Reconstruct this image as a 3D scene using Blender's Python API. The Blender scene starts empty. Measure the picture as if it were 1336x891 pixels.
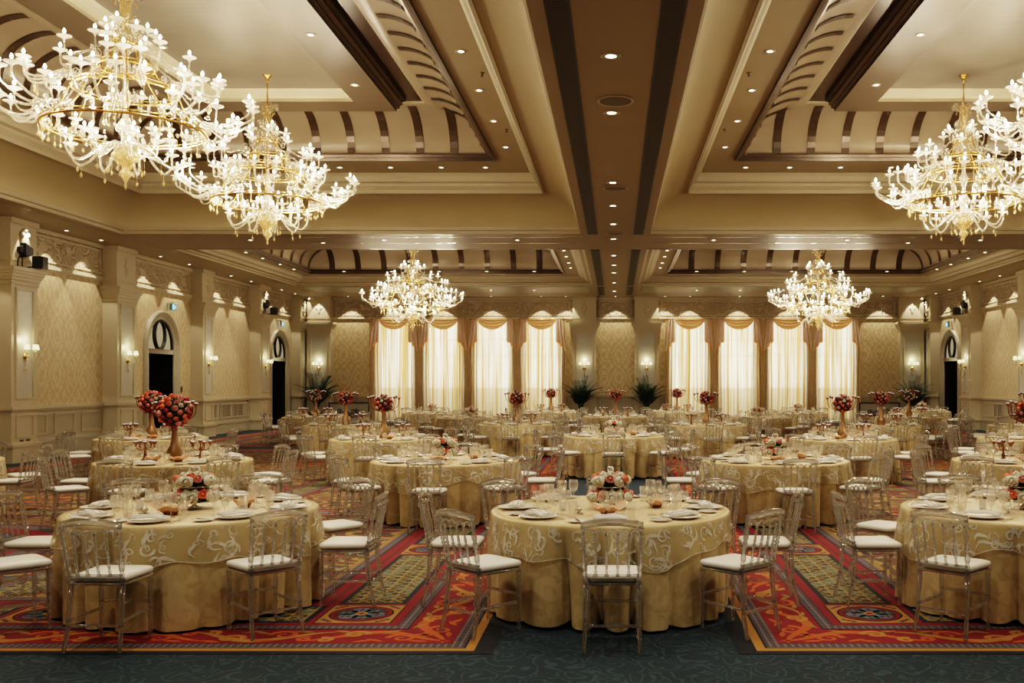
import bpy, math, random
from mathutils import Vector, Matrix
random.seed(7)
PI = math.pi
scene = bpy.context.scene
COL = scene.collection

# ------------------------------------------------------------------ mesh kit
class MB:
    """collects faces into one mesh"""
    def __init__(s):
        s.v = []; s.f = []; s.m = []; s.sm = []; s.M = None
    def vert(s, p):
        if s.M is not None: p = s.M @ Vector(p)
        s.v.append((p[0], p[1], p[2])); return len(s.v) - 1
    def face(s, idx, mi=0, smooth=False):
        s.f.append(tuple(idx)); s.m.append(mi); s.sm.append(smooth)
    def poly(s, pts, mi=0):
        s.face([s.vert(p) for p in pts], mi)
    def box(s, x0, x1, y0, y1, z0, z1, mi=0, f=None):
        f = f or (lambda a, b, c: (a, b, c))
        c = [s.vert(f(x, y, z)) for z in (z0, z1) for y in (y0, y1) for x in (x0, x1)]
        for q in ((0, 2, 3, 1), (4, 5, 7, 6), (0, 1, 5, 4), (2, 6, 7, 3), (0, 4, 6, 2), (1, 3, 7, 5)):
            s.face([c[i] for i in q], mi)
    def rings(s, rings, mi=0, smooth=True, closed=True, cap0=False, cap1=False):
        ids = [[s.vert(p) for p in r] for r in rings]
        n = len(ids[0])
        for a, b in zip(ids[:-1], ids[1:]):
            for i in range(n if closed else n - 1):
                j = (i + 1) % n
                s.face((a[i], a[j], b[j], b[i]), mi, smooth)
        if cap0: s.face(ids[0][::-1], mi)
        if cap1: s.face(ids[-1], mi)
        return ids
    def lathe(s, prof, seg=12, mi=0, c=(0, 0, 0), cap=True, smooth=True):
        rr = []
        for r, z in prof:
            r = max(r, 1e-4)
            rr.append([(c[0] + r * math.cos(2 * PI * i / seg), c[1] + r * math.sin(2 * PI * i / seg), c[2] + z) for i in range(seg)])
        s.rings(rr, mi, smooth, True, cap, cap)
    def spin(s, p0, p1, prof, seg=8, mi=0):
        """turned piece along p0 -> p1; prof = (t, radius)"""
        p0 = Vector(p0); p1 = Vector(p1); d = (p1 - p0)
        q = d.to_track_quat('Z', 'Y')
        X = q @ Vector((1, 0, 0)); Y = q @ Vector((0, 1, 0))
        rr = []
        for t, r in prof:
            c = p0 + d * t
            rr.append([c + X * (r * math.cos(2 * PI * i / seg)) + Y * (r * math.sin(2 * PI * i / seg)) for i in range(seg)])
        s.rings(rr, mi, True, True, True, True)
    def tube(s, pts, r, seg=6, mi=0, closed=False):
        pts = [Vector(p) for p in pts]; n = len(pts)
        rad = r if isinstance(r, (list, tuple)) else [r] * n
        prev = None; rr = []
        for i, p in enumerate(pts):
            a = pts[(i - 1) % n] if (closed or i > 0) else p
            b = pts[(i + 1) % n] if (closed or i < n - 1) else p
            t = (b - a).normalized() if (b - a).length > 1e-9 else Vector((0, 0, 1))
            if prev is None:
                u = t.orthogonal().normalized()
            else:
                u = prev - t * prev.dot(t)
                u = u.normalized() if u.length > 1e-6 else t.orthogonal().normalized()
            prev = u; w = t.cross(u)
            rr.append([p + u * (rad[i] * math.cos(2 * PI * k / seg)) + w * (rad[i] * math.sin(2 * PI * k / seg)) for k in range(seg)])
        if closed: rr.append(rr[0])
        s.rings(rr, mi, True, True, not closed, not closed)
    def ball(s, c, r, seg=8, rg=5, mi=0, sz=1.0):
        rr = []
        for j in range(rg + 1):
            a = -PI / 2 + PI * j / rg
            q = max(r * math.cos(a), 1e-4)
            rr.append([(c[0] + q * math.cos(2 * PI * i / seg), c[1] + q * math.sin(2 * PI * i / seg), c[2] + r * sz * math.sin(a)) for i in range(seg)])
        s.rings(rr, mi, True)
    def ribbon(s, pts, w, f, mi=0):
        """flat band along 2D points, width w (number or list); f maps (a,b) to 3D"""
        n = len(pts); L = []; R = []
        for i, (a, b) in enumerate(pts):
            p = pts[max(i - 1, 0)]; q = pts[min(i + 1, n - 1)]
            dx, dy = q[0] - p[0], q[1] - p[1]; l = math.hypot(dx, dy) or 1
            h = (w[i] if isinstance(w, (list, tuple)) else w) / 2
            L.append(s.vert(f(a - dy / l * h, b + dx / l * h))); R.append(s.vert(f(a + dy / l * h, b - dx / l * h)))
        for i in range(n - 1):
            s.face((R[i], R[i + 1], L[i + 1], L[i]), mi)
    def add(s, o, M=None, remap=None):
        b = len(s.v)
        for p in o.v:
            s.v.append(tuple(M @ Vector(p)) if M is not None else p)
        for f, m, sm in zip(o.f, o.m, o.sm):
            s.f.append(tuple(i + b for i in f)); s.m.append(remap[m] if remap else m); s.sm.append(sm)
    def mesh(s, name, mats):
        me = bpy.data.meshes.new(name)
        me.from_pydata(s.v, [], s.f)
        if not isinstance(mats, (list, tuple)): mats = [mats]
        for m in mats: me.materials.append(m)
        me.polygons.foreach_set('material_index', s.m)
        me.polygons.foreach_set('use_smooth', s.sm)
        me.update()
        return me

def cat_rom(P, n=6):
    P = [Vector(p) for p in P]; out = []
    for i in range(len(P) - 1):
        a = P[max(i - 1, 0)]; b = P[i]; c = P[i + 1]; d = P[min(i + 2, len(P) - 1)]
        for k in range(n):
            t = k / n
            out.append(0.5 * ((2 * b) + (c - a) * t + (2 * a - 5 * b + 4 * c - d) * t * t + (3 * b - a - 3 * c + d) * t ** 3))
    out.append(P[-1]); return out

def spiral(c, r0, r1, a0, turns, n=22):
    return [(c[0] + (r0 + (r1 - r0) * i / n) * math.cos(a0 + turns * 2 * PI * i / n),
             c[1] + (r0 + (r1 - r0) * i / n) * math.sin(a0 + turns * 2 * PI * i / n)) for i in range(n + 1)]

# ------------------------------------------------------------------ objects
def tag(o, label=None, cat=None, group=None, kind=None):
    if label: o['label'] = label
    if cat: o['category'] = cat
    if group: o['group'] = group
    if kind: o['kind'] = kind
    return o
def link(name, data, parent=None, M=None):
    o = bpy.data.objects.new(name, data); COL.objects.link(o)
    if parent is not None: o.parent = parent
    if M is not None: o.matrix_local = M
    return o
def obj(name, mb, mats, parent=None, M=None):
    return link(name, mb.mesh(name, mats), parent, M)
def empty(name, loc=(0, 0, 0), rz=0):
    o = bpy.data.objects.new(name, None); COL.objects.link(o)
    o.location = loc; o.rotation_euler = (0, 0, rz); o.empty_display_size = .05
    return o
def struct(name, mb, mats, label=None, cat=None, parent=None):
    o = obj(name, mb, mats, parent)
    if parent is None: tag(o, label, cat, None, 'structure')
    return o

class Proto:
    """a thing described once: a tree of parts; placed many times with shared mesh data"""
    def __init__(s, name, cat):
        s.name = name; s.cat = cat; s.parts = []; s._far = None
    def part(s, name, mb, mats, parent=-1, M=None, label=None):
        mats = mats if isinstance(mats, (list, tuple)) else [mats]
        me = mb if isinstance(mb, bpy.types.Mesh) else mb.mesh(name, mats)
        s.parts.append((name, me, mb if isinstance(mb, MB) else None, mats, parent, M, label)); return len(s.parts) - 1
    def place(s, loc, rz=0, label='', group=None, scale=1.0, tilt=None):
        root = empty(s.name, loc, rz)
        if scale != 1.0: root.scale = (scale,) * 3
        tag(root, label, s.cat, group)
        made = []
        for (n, me, mb, mats, par, M, lb) in s.parts:
            o = bpy.data.objects.new(n, me); COL.objects.link(o)
            o.parent = root if par < 0 else made[par]
            if M is not None: o.matrix_local = M
            if lb: o['label'] = lb
            made.append(o)
        return root
    def far(s, loc, rz=0, label='', group=None, scale=1.0):
        """one mesh for copies too small to show their parts"""
        if s._far is None:
            big = MB(); mats = []; mats_ix = {}; world = []
            for (n, me, mb, ms, par, M, lb) in s.parts:
                W = (world[par] if par >= 0 else Matrix()) @ (M if M is not None else Matrix()); world.append(W)
                rm = []
                for m in ms:
                    if m.name not in mats_ix: mats_ix[m.name] = len(mats); mats.append(m)
                    rm.append(mats_ix[m.name])
                big.add(mb, W, rm)
            s._far = big.mesh(s.name, mats)
        o = bpy.data.objects.new(s.name, s._far); COL.objects.link(o)
        o.location = loc; o.rotation_euler = (0, 0, rz); o.scale = (scale,) * 3
        return tag(o, label, s.cat, group)

# ------------------------------------------------------------------ materials
class E:
    """socket arithmetic"""
    def __init__(s, t, k): s.t = t; s.k = k
    def _m(s, op, *a, clamp=False):
        n = s.t.nodes.new('ShaderNodeMath'); n.operation = op; n.use_clamp = clamp
        for i, x in enumerate((s,) + a):
            if isinstance(x, E): s.t.links.new(x.k, n.inputs[i])
            else: n.inputs[i].default_value = x
        return E(s.t, n.outputs[0])
    def __add__(s, o): return s._m('ADD', o)
    def __sub__(s, o): return s._m('SUBTRACT', o)
    def __mul__(s, o): return s._m('MULTIPLY', o)
    def __truediv__(s, o): return s._m('DIVIDE', o)
    def sin(s): return s._m('SINE')
    def cos(s): return s._m('COSINE')
    def abs(s): return s._m('ABSOLUTE')
    def frac(s): return s._m('FRACT')
    def lt(s, o): return s._m('LESS_THAN', o)
    def gt(s, o): return s._m('GREATER_THAN', o)
    def max(s, o): return s._m('MAXIMUM', o)
    def min(s, o): return s._m('MINIMUM', o)
    def clamp(s): return s._m('ADD', 0.0, clamp=True)
    def smooth(s, a, b):
        n = s.t.nodes.new('ShaderNodeMapRange'); n.interpolation_type = 'SMOOTHSTEP'
        s.t.links.new(s.k, n.inputs[0]); n.inputs[1].default_value = a; n.inputs[2].default_value = b
        return E(s.t, n.outputs[0])

class Mat:
    def __init__(s, name):
        s.m = bpy.data.materials.new(name); s.m.use_nodes = True
        s.t = s.m.node_tree; s.t.nodes.clear()
        s.out = s.t.nodes.new('ShaderNodeOutputMaterial')
    def node(s, ty, **kw):
        n = s.t.nodes.new(ty)
        for k, v in kw.items():
            if k.startswith('_'): setattr(n, k[1:], v)
            else: s.set(n, k, v)
        return n
    def set(s, n, k, v):
        i = n.inputs[int(k[1:])] if k[0] == 'i' and k[1:].isdigit() else n.inputs[k.replace('__', ' ')]
        if isinstance(v, E): s.t.links.new(v.k, i)
        elif isinstance(v, bpy.types.NodeSocket): s.t.links.new(v, i)
        elif isinstance(v, (tuple, list)) and len(v) == 3 and i.type == 'RGBA': i.default_value = (*v, 1)
        else: i.default_value = v
    def pos(s):
        n = s.t.nodes.new('ShaderNodeTexCoord'); x = s.t.nodes.new('ShaderNodeSeparateXYZ')
        s.t.links.new(n.outputs['Object'], x.inputs[0]); s.co = n.outputs['Object']
        return [E(s.t, o) for o in x.outputs]
    def comb(s, a, b, c):
        n = s.t.nodes.new('ShaderNodeCombineXYZ')
        for i, v in enumerate((a, b, c)):
            if isinstance(v, E): s.t.links.new(v.k, n.inputs[i])
            else: n.inputs[i].default_value = v
        return n.outputs[0]
    def noise(s, scale, detail=3, vec=None, rough=.55, dist=0):
        n = s.node('ShaderNodeTexNoise', Scale=scale, Detail=detail, Roughness=rough, Distortion=dist)
        if vec is not None: s.t.links.new(vec, n.inputs['Vector'])
        elif hasattr(s, 'co'): s.t.links.new(s.co, n.inputs['Vector'])
        return E(s.t, n.outputs[0])
    def voro(s, scale, vec=None, feature='F1', rnd=1):
        n = s.node('ShaderNodeTexVoronoi', _feature=feature, Scale=scale, Randomness=rnd)
        if vec is not None: s.t.links.new(vec, n.inputs['Vector'])
        elif hasattr(s, 'co'): s.t.links.new(s.co, n.inputs['Vector'])
        return E(s.t, n.outputs['Distance'])
    def mix(s, fac, a, b):
        n = s.t.nodes.new('ShaderNodeMix'); n.data_type = 'RGBA'
        for i, v in ((0, fac), (6, a), (7, b)):
            if isinstance(v, E): s.t.links.new(v.k, n.inputs[i])
            elif isinstance(v, bpy.types.NodeSocket): s.t.links.new(v, n.inputs[i])
            elif isinstance(v, (tuple, list)): n.inputs[i].default_value = (*v, 1)
            else: n.inputs[i].default_value = v
        return n.outputs[2]
    def bump(s, h, strength=.3, dist=.01):
        n = s.node('ShaderNodeBump', Strength=strength, Distance=dist, Height=h)
        return n.outputs[0]
    def pbr(s, color, rough=.6, metal=0, normal=None, **kw):
        n = s.node('ShaderNodeBsdfPrincipled', Base__Color=color, Roughness=rough, Metallic=metal)
        if normal is not None: s.t.links.new(normal, n.inputs['Normal'])
        for k, v in kw.items(): s.set(n, k, v)
        s.t.links.new(n.outputs[0], s.out.inputs[0]); s.b = n
        return s.m
    def shmix(s, fac, a, b):
        n = s.node('ShaderNodeMixShader')
        s.set(n, 'i0', fac); s.t.links.new(a, n.inputs[1]); s.t.links.new(b, n.inputs[2])
        return n.outputs[0]
    def finish(s, sh): s.t.links.new(sh, s.out.inputs[0]); return s.m

def flat(name, c, rough=.6, metal=0, var=.08, vs=6, **kw):
    m = Mat(name); m.pos()
    n = m.noise(vs, 3)
    col = m.mix(n, tuple(x * (1 - var) for x in c), tuple(min(1, x * (1 + var)) for x in c))
    return m.pbr(col, rough, metal, **kw)

def emis(name, c, st, sample=False):
    m = Mat(name); e = m.node('ShaderNodeEmission', Color=c, Strength=st)
    mm = m.finish(e.outputs[0])
    mm.cycles.emission_sampling = 'AUTO' if sample else 'NONE'
    return mm

def clear(name, tint, rough=.04, refr=.45, haze=.06, hazec=(.8, .78, .72), ior=1.46, spec=.06):
    """clear acrylic / glass: part refraction, part straight transmission, mirror highlights, faint haze"""
    m = Mat(name)
    g = m.node('ShaderNodeBsdfGlass', Color=tint, Roughness=rough, IOR=ior)
    t = m.node('ShaderNodeBsdfTransparent', Color=tint)
    gl = m.node('ShaderNodeBsdfGlossy', Color=(1, 1, 1), Roughness=rough)
    lw = m.node('ShaderNodeLayerWeight', Blend=.5)
    f = E(m.t, lw.outputs['Facing'])
    a = m.shmix((f * f * f) * .65 + spec, t.outputs[0], gl.outputs[0])
    b = m.shmix(refr, a, g.outputs[0])
    d = m.node('ShaderNodeBsdfTranslucent', Color=hazec)
    d2 = m.node('ShaderNodeBsdfDiffuse', Color=hazec)
    dd = m.shmix(.5, d.outputs[0], d2.outputs[0])
    return m.finish(m.shmix(haze, b, dd))

M = {}
M['ceiling'] = flat('ceiling_paint', (.345, .278, .172), .55, var=.03, vs=1.2)
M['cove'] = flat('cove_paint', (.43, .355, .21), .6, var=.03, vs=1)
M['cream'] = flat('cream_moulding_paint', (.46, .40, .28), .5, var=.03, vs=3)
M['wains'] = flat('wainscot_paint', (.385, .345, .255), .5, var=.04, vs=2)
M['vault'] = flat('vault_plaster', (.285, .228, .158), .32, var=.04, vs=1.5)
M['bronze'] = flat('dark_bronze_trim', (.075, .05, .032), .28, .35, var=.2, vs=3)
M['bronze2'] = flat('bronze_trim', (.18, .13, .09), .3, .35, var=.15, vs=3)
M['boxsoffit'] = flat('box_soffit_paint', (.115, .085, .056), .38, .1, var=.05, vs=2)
M['greenpanel'] = flat('grey_green_panel', (.33, .32, .225), .35, var=.1, vs=3)
M['black'] = flat('black_void', (.002, .002, .002), .9)
M['blackmetal'] = flat('black_metal', (.008, .008, .009), .4, .2)
M['silverpanel'] = None
M['gold'] = flat('polished_gold', (.75, .47, .16), .22, .95, var=.1, vs=9)
M['copper'] = flat('copper_gold_metal', (.26, .125, .055), .32, .8, var=.15, vs=9)
M['silver'] = flat('silver_metal', (.7, .68, .64), .18, 1.0)
M['white'] = flat('white_china', (.78, .74, .68), .25, var=.03)
M['cushion'] = flat('white_vinyl_cushion', (.74, .70, .63), .42, var=.04, vs=8)
M['napkin'] = flat('white_napkin_cloth', (.74, .70, .64), .75, var=.1, vs=14)
M['stripe'] = flat('brown_napkin_stripe', (.30, .22, .19), .7)
M['peach'] = flat('peach_napkin_cloth', (.64, .38, .25), .65, var=.12, vs=12)
M['leaf'] = flat('dark_green_leaf', (.012, .028, .010), .5, var=.5, vs=30)
M['palm'] = flat('palm_leaf', (.018, .05, .018), .45, var=.5, vs=9)
M['rose_coral'] = flat('coral_rose', (.78, .20, .10), .6, var=.25, vs=30)
M['rose_red'] = flat('deep_red_rose', (.36, .025, .04), .6, var=.3, vs=30)
M['rose_pink'] = flat('pink_rose', (.72, .30, .27), .6, var=.25, vs=30)
M['rose_white'] = flat('ivory_rose', (.74, .71, .58), .6, var=.12, vs=30)
M['pot'] = flat('dark_planter', (.03, .025, .02), .4)
M['candle'] = emis('votive_glow', (.95, .86, .76), .55)  # white wax brightness put in as emission, no flame
M['bulb'] = emis('bulb_glow', (1, .82, .56), 60)
M['down'] = emis('downlight_glow', (1, .86, .62), 9)
M['shade'] = emis('lamp_shade_glow', (1, .86, .46), 2.0)
M['acrylic'] = clear('clear_acrylic', (.88, .885, .88), .02, .5, .075, (.80, .80, .78), spec=.17)
M['glass'] = clear('table_glass', (.985, .98, .97), .01, .08, .05, (.9, .87, .8), 1.45)
M['murano'] = clear('blown_chandelier_glass', (.99, .96, .90), .05, .25, .17, (.97, .90, .78))
M['bobeche'] = clear('frosted_cup_glass', (.99, .96, .90), .08, .15, .5, (.97, .91, .80))
M['amber'] = clear('amber_glass', (.97, .86, .66), .06, .25, .28, (.92, .72, .42))

def mk_silver_ceiling():
    m = Mat('silver_leaf_ceiling'); x, y, z = m.pos()
    n = m.noise(1.0, 4, m.comb(x * 1.2, y * 14, 0))
    n2 = m.noise(.8, 2)
    c = m.mix((n * .7 + n2 * .3), (.125, .108, .085), (.245, .212, .172))
    return m.pbr(c, .38, .15)
M['silverpanel'] = mk_silver_ceiling()

def mk_wallpaper():
    m = Mat('damask_wallpaper'); x, y, z = m.pos()
    u = (x + y) * (2 * PI / .62); w = z * (2 * PI / .98)
    nz = m.noise(9, 3)
    d = ((u * .5).cos() * (w * .5).cos()).abs()
    d2 = ((u * .5).sin() * (w * .5).sin()).abs()
    nf = m.noise(26, 2)
    p = ((d * 9 + nz * 9).sin() * (d2 * 6 + nz * 5).cos()) + (nf - .5) * 1.1
    f = p.smooth(-.25, .4)
    grain = m.noise(60, 2)
    c1 = m.mix(grain, (.40, .30, .155), (.45, .345, .185))
    c2 = m.mix(grain, (.49, .39, .225), (.545, .44, .27))
    col = m.mix(f, c1, c2)
    return m.pbr(col, .5, 0, m.bump(f.k, .25, .004), Sheen__Weight=.15)
M['paper'] = mk_wallpaper()

def mk_frieze():
    m = Mat('carved_frieze'); x, y, z = m.pos()
    u = (x + y)
    nz = m.noise(2.2, 2)
    n2 = m.noise(5, 2)
    v = m.voro(1.7, m.comb(u + nz * .5, z * 1.2 + n2 * .4, 0), rnd=.7)
    p = ((v * 19 + n2 * 9).sin()).smooth(-.2, .6)
    col = m.mix(p, (.36, .29, .195), (.43, .355, .25))
    return m.pbr(col, .55, 0, m.bump(p.k, 1.0, .05))
M['frieze'] = mk_frieze()

def mk_panel():
    m = Mat('silver_grey_panel_fabric'); x, y, z = m.pos()
    n = m.noise(5, 4, m.comb((x + y) * 6, z * 1.2, 0))
    return m.pbr(m.mix(n, (.33, .315, .27), (.50, .475, .42)), .4, .1)
M['greypanel'] = mk_panel()

def mk_vent():
    m = Mat('vent_grille'); x, y, z = m.pos()
    s = ((y * 2 * PI / .05).sin()).gt(.1)
    return m.pbr(m.mix(s, (.012, .008, .005), (.05, .036, .022)), .5, .3)
M['vent'] = mk_vent()
def mk_wallvent():
    m = Mat('wall_grille'); x, y, z = m.pos()
    s = ((z * 2 * PI / .035).sin()).gt(.0)
    return m.pbr(m.mix(s, (.12, .10, .07), (.34, .30, .22)), .5, .2)
M['wallvent'] = mk_wallvent()

# carpets ------------------------------------------------------------
def mk_blue():
    m = Mat('dark_blue_paisley_carpet'); x, y, z = m.pos()
    nz = m.noise(2.5, 2)
    n3 = m.noise(6, 2)
    v = m.voro(4.2, m.comb(x + nz * .4, y + n3 * .25, 0), rnd=1)
    a = ((v * 30 + n3 * 10).sin()).smooth(.45, .95)
    g = m.noise(160, 2)
    b = m.noise(45, 2)
    c = m.mix(g, (.002, .008, .015), (.008, .023, .035))
    c = m.mix((a * b * .8), c, (.040, .070, .088))
    return m.pbr(c, .95, 0, m.bump(g.k, .4, .006))
M['blue'] = mk_blue()
def carpet(name, c, var=.22, sc=90):
    m = Mat(name); m.pos()
    n = m.noise(sc, 2)
    col = m.mix(n, tuple(x * (1 - var) for x in c), tuple(x * (1 + var) for x in c))
    return m.pbr(col, .95)
M['c_red'] = carpet('carpet_red', (.155, .004, .009))
M['c_darkred'] = carpet('carpet_maroon', (.075, .008, .012))
M['c_gold'] = carpet('carpet_gold', (.31, .145, .032))
M['c_orange'] = carpet('carpet_orange', (.36, .075, .014))
M['c_ochre'] = carpet('carpet_ochre', (.24, .13, .03))
M['c_navy'] = carpet('carpet_navy', (.005, .007, .012))
M['c_teal'] = carpet('carpet_teal', (.025, .05, .052))
M['c_slate'] = carpet('carpet_slate_blue', (.09, .11, .165))
M['c_sand'] = carpet('carpet_sand', (.42, .31, .15))
def mk_guilloche():
    m = Mat('carpet_grey_guilloche'); x, y, z = m.pos()
    a = ((x * 2 * PI / .10).sin() * (y * 2 * PI / .10).sin()).abs()
    f = a.smooth(.25, .5)
    return m.pbr(m.mix(f, (.13, .105, .11), (.03, .022, .03)), .95)
M['c_grey'] = mk_guilloche()
def mk_lattice():
    m = Mat('carpet_lattice'); x, y, z = m.pos()
    p = 2 * PI / .26
    nz = m.noise(14, 1)
    d1 = ((x + y) * p + nz * 1.4).sin().abs(); d2 = ((x - y) * p + nz * 1.4).sin().abs()
    d3 = (x * p * 1.0).sin().abs(); d4 = (y * p * 1.0).sin().abs()
    ln = d1.min(d2).lt(.24).max(d3.max(d4).lt(.45)).max(d3.min(d4).lt(.12))
    g = m.noise(70, 2)
    gold = m.mix(g, (.17, .10, .025), (.32, .21, .065))
    bg = m.mix(m.noise(5, 1).gt(.52), (.020, .025, .022), (.06, .10, .085))
    return m.pbr(m.mix(ln, bg, gold), .95)
M['c_lattice'] = mk_lattice()
def mk_arab():
    m = Mat('carpet_arabesque'); x, y, z = m.pos()
    nz = m.noise(3.2, 2)
    v = m.voro(1.9, m.comb(x, y, 0), rnd=.6)
    a = ((v * 24 + nz * 7).sin())
    w = m.noise(2.0, 1)
    bg = m.mix(w.gt(.5), (.03, .05, .052), (.055, .045, .028))
    c = m.mix(a.gt(.45), bg, (.27, .17, .05))
    c = m.mix(a.lt(-.80), c, (.17, .016, .016))
    return m.pbr(c, .95)
M['c_arab'] = mk_arab()

# cloth ----------------------------------------------------------------
def mk_cloth(name, c0, c1, rough=.42, sheen=.3):
    m = Mat(name); x, y, z = m.pos()
    nz = m.noise(7, 3, dist=1.5)
    f = nz.smooth(.42, .58)
    g = m.noise(1.3, 2)
    col = m.mix((f * .6 + g * .4), c0, c1)
    return m.pbr(col, rough, 0, Sheen__Weight=sheen, Sheen__Tint=(1, .9, .6))
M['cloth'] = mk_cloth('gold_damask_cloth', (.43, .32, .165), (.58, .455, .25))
M['clothtop'] = mk_cloth('gold_satin_top', (.70, .535, .325), (.76, .59, .365), .4)  # same cloth, paler: brightness of the lit top put into the colour
def mk_organza():
    m = Mat('sheer_gold_organza')
    t = m.node('ShaderNodeBsdfTransparent', Color=(1, .97, .9))
    d = m.node('ShaderNodeBsdfPrincipled', Base__Color=(.62, .51, .30), Roughness=.3)
    return m.finish(m.shmix(.45, t.outputs[0], d.outputs[0]))
M['organza'] = mk_organza()
def mk_emb():
    m = Mat('silver_embroidery'); m.pos(); n = m.noise(9, 2)
    t = m.node('ShaderNodeBsdfTransparent', Color=(1, .98, .94)); d = m.node('ShaderNodeBsdfPrincipled', Base__Color=(.82, .78, .68), Roughness=.25, Metallic=.3)
    return m.finish(m.shmix(n.smooth(.25, .6) * .55 + .35, t.outputs[0], d.outputs[0]))
M['embroidery'] = mk_emb()

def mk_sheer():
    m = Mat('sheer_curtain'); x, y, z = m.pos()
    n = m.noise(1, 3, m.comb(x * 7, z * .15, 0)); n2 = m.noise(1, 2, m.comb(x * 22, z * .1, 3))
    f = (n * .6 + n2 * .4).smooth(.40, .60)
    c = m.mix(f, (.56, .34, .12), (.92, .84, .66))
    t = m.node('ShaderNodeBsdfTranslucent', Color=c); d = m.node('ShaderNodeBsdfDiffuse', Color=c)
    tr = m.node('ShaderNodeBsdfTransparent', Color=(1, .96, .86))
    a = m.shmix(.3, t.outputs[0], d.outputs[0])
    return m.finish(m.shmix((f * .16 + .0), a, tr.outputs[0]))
M['sheer'] = mk_sheer()
def cloth_thin(name, c, tl=.45):
    m = Mat(name); m.pos(); n = m.noise(8, 3)
    col = m.mix(n, tuple(x * .85 for x in c), tuple(min(1, x * 1.1) for x in c))
    t = m.node('ShaderNodeBsdfTranslucent', Color=col)
    d = m.node('ShaderNodeBsdfPrincipled', Base__Color=col, Roughness=.5, Sheen__Weight=.3)
    return m.finish(m.shmix(tl, d.outputs[0], t.outputs[0]))
M['swag'] = cloth_thin('apricot_swag_silk', (.68, .42, .21), .3)
M['jabot'] = cloth_thin('rose_beige_silk', (.62, .46, .36), .25)
M['drape'] = cloth_thin('brown_gold_drape', (.50, .36, .20), .3)
M['sky'] = emis('daylight_outside', (1, .94, .82), 5.6, True)
M['terrace'] = emis('dim_daylight_terrace', (1, .86, .62), 1.6, True)
M['fanlight'] = emis('lit_fanlight', (1, .82, .50), .30)
LAMP = 50.0; DOWN = 95.0
# ------------------------------------------------------------------ camera
EYE = 1.79; FPX = 1260.0; VX, VY = 803.0, 498.0
cam_d = bpy.data.cameras.new('camera'); cam = bpy.data.objects.new('camera', cam_d); COL.objects.link(cam)
cam.location = (0, 0, EYE); cam.rotation_euler = (PI / 2, 0, 0)
cam_d.sensor_width = 36; cam_d.lens = FPX / 1336 * 36
cam_d.shift_x = -(VX - 668) / 1336; cam_d.shift_y = (VY - 445.5) / 1336
cam_d.clip_start = .05; cam_d.clip_end = 200
scene.camera = cam
def px(x, y, d): return VX + x / d * FPX
def in_view(x, d, m=70): return d > 1 and -m < px(x, 0, d) < 1336 + m

# ------------------------------------------------------------------ room shell
WX, D0, D1, ZC = 13.6, -4.0, 41.4, 5.4
BX0, BX1 = .85, 12.05                       # ceiling bays across
BAYS = ((6.5, 23.6), (26.4, 36.4))          # ceiling bays along the room
mb = MB(); mb.poly([(-WX, D0, 0), (WX, D0, 0), (WX, D1, 0), (-WX, D1, 0)])
struct('floor', mb, M['blue'], 'dark blue paisley ballroom carpet', 'floor')

def grid_plane(mb, us, vs, holes, f, mi=0):
    us = sorted(set(us)); vs = sorted(set(vs))
    for a, b in zip(us[:-1], us[1:]):
        for c, d in zip(vs[:-1], vs[1:]):
            mu, mv = (a + b) / 2, (c + d) / 2
            if any(h[0] < mu < h[1] and h[2] < mv < h[3] for h in holes): continue
            mb.poly([f(a, c), f(b, c), f(b, d), f(a, d)], mi)

holes = [(s0, s1, d0, d1) for (d0, d1) in BAYS for (s0, s1) in ((-BX1, -BX0), (BX0, BX1))]
mb = MB()
grid_plane(mb, [-WX, -BX1, -BX0, BX0, BX1, WX], [D0, BAYS[0][0], BAYS[0][1], BAYS[1][0], BAYS[1][1], D1], holes, lambda x, y: (x, y, ZC))
struct('ceiling', mb, M['ceiling'], 'beige flat ceiling soffit with beams', 'ceiling')

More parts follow.
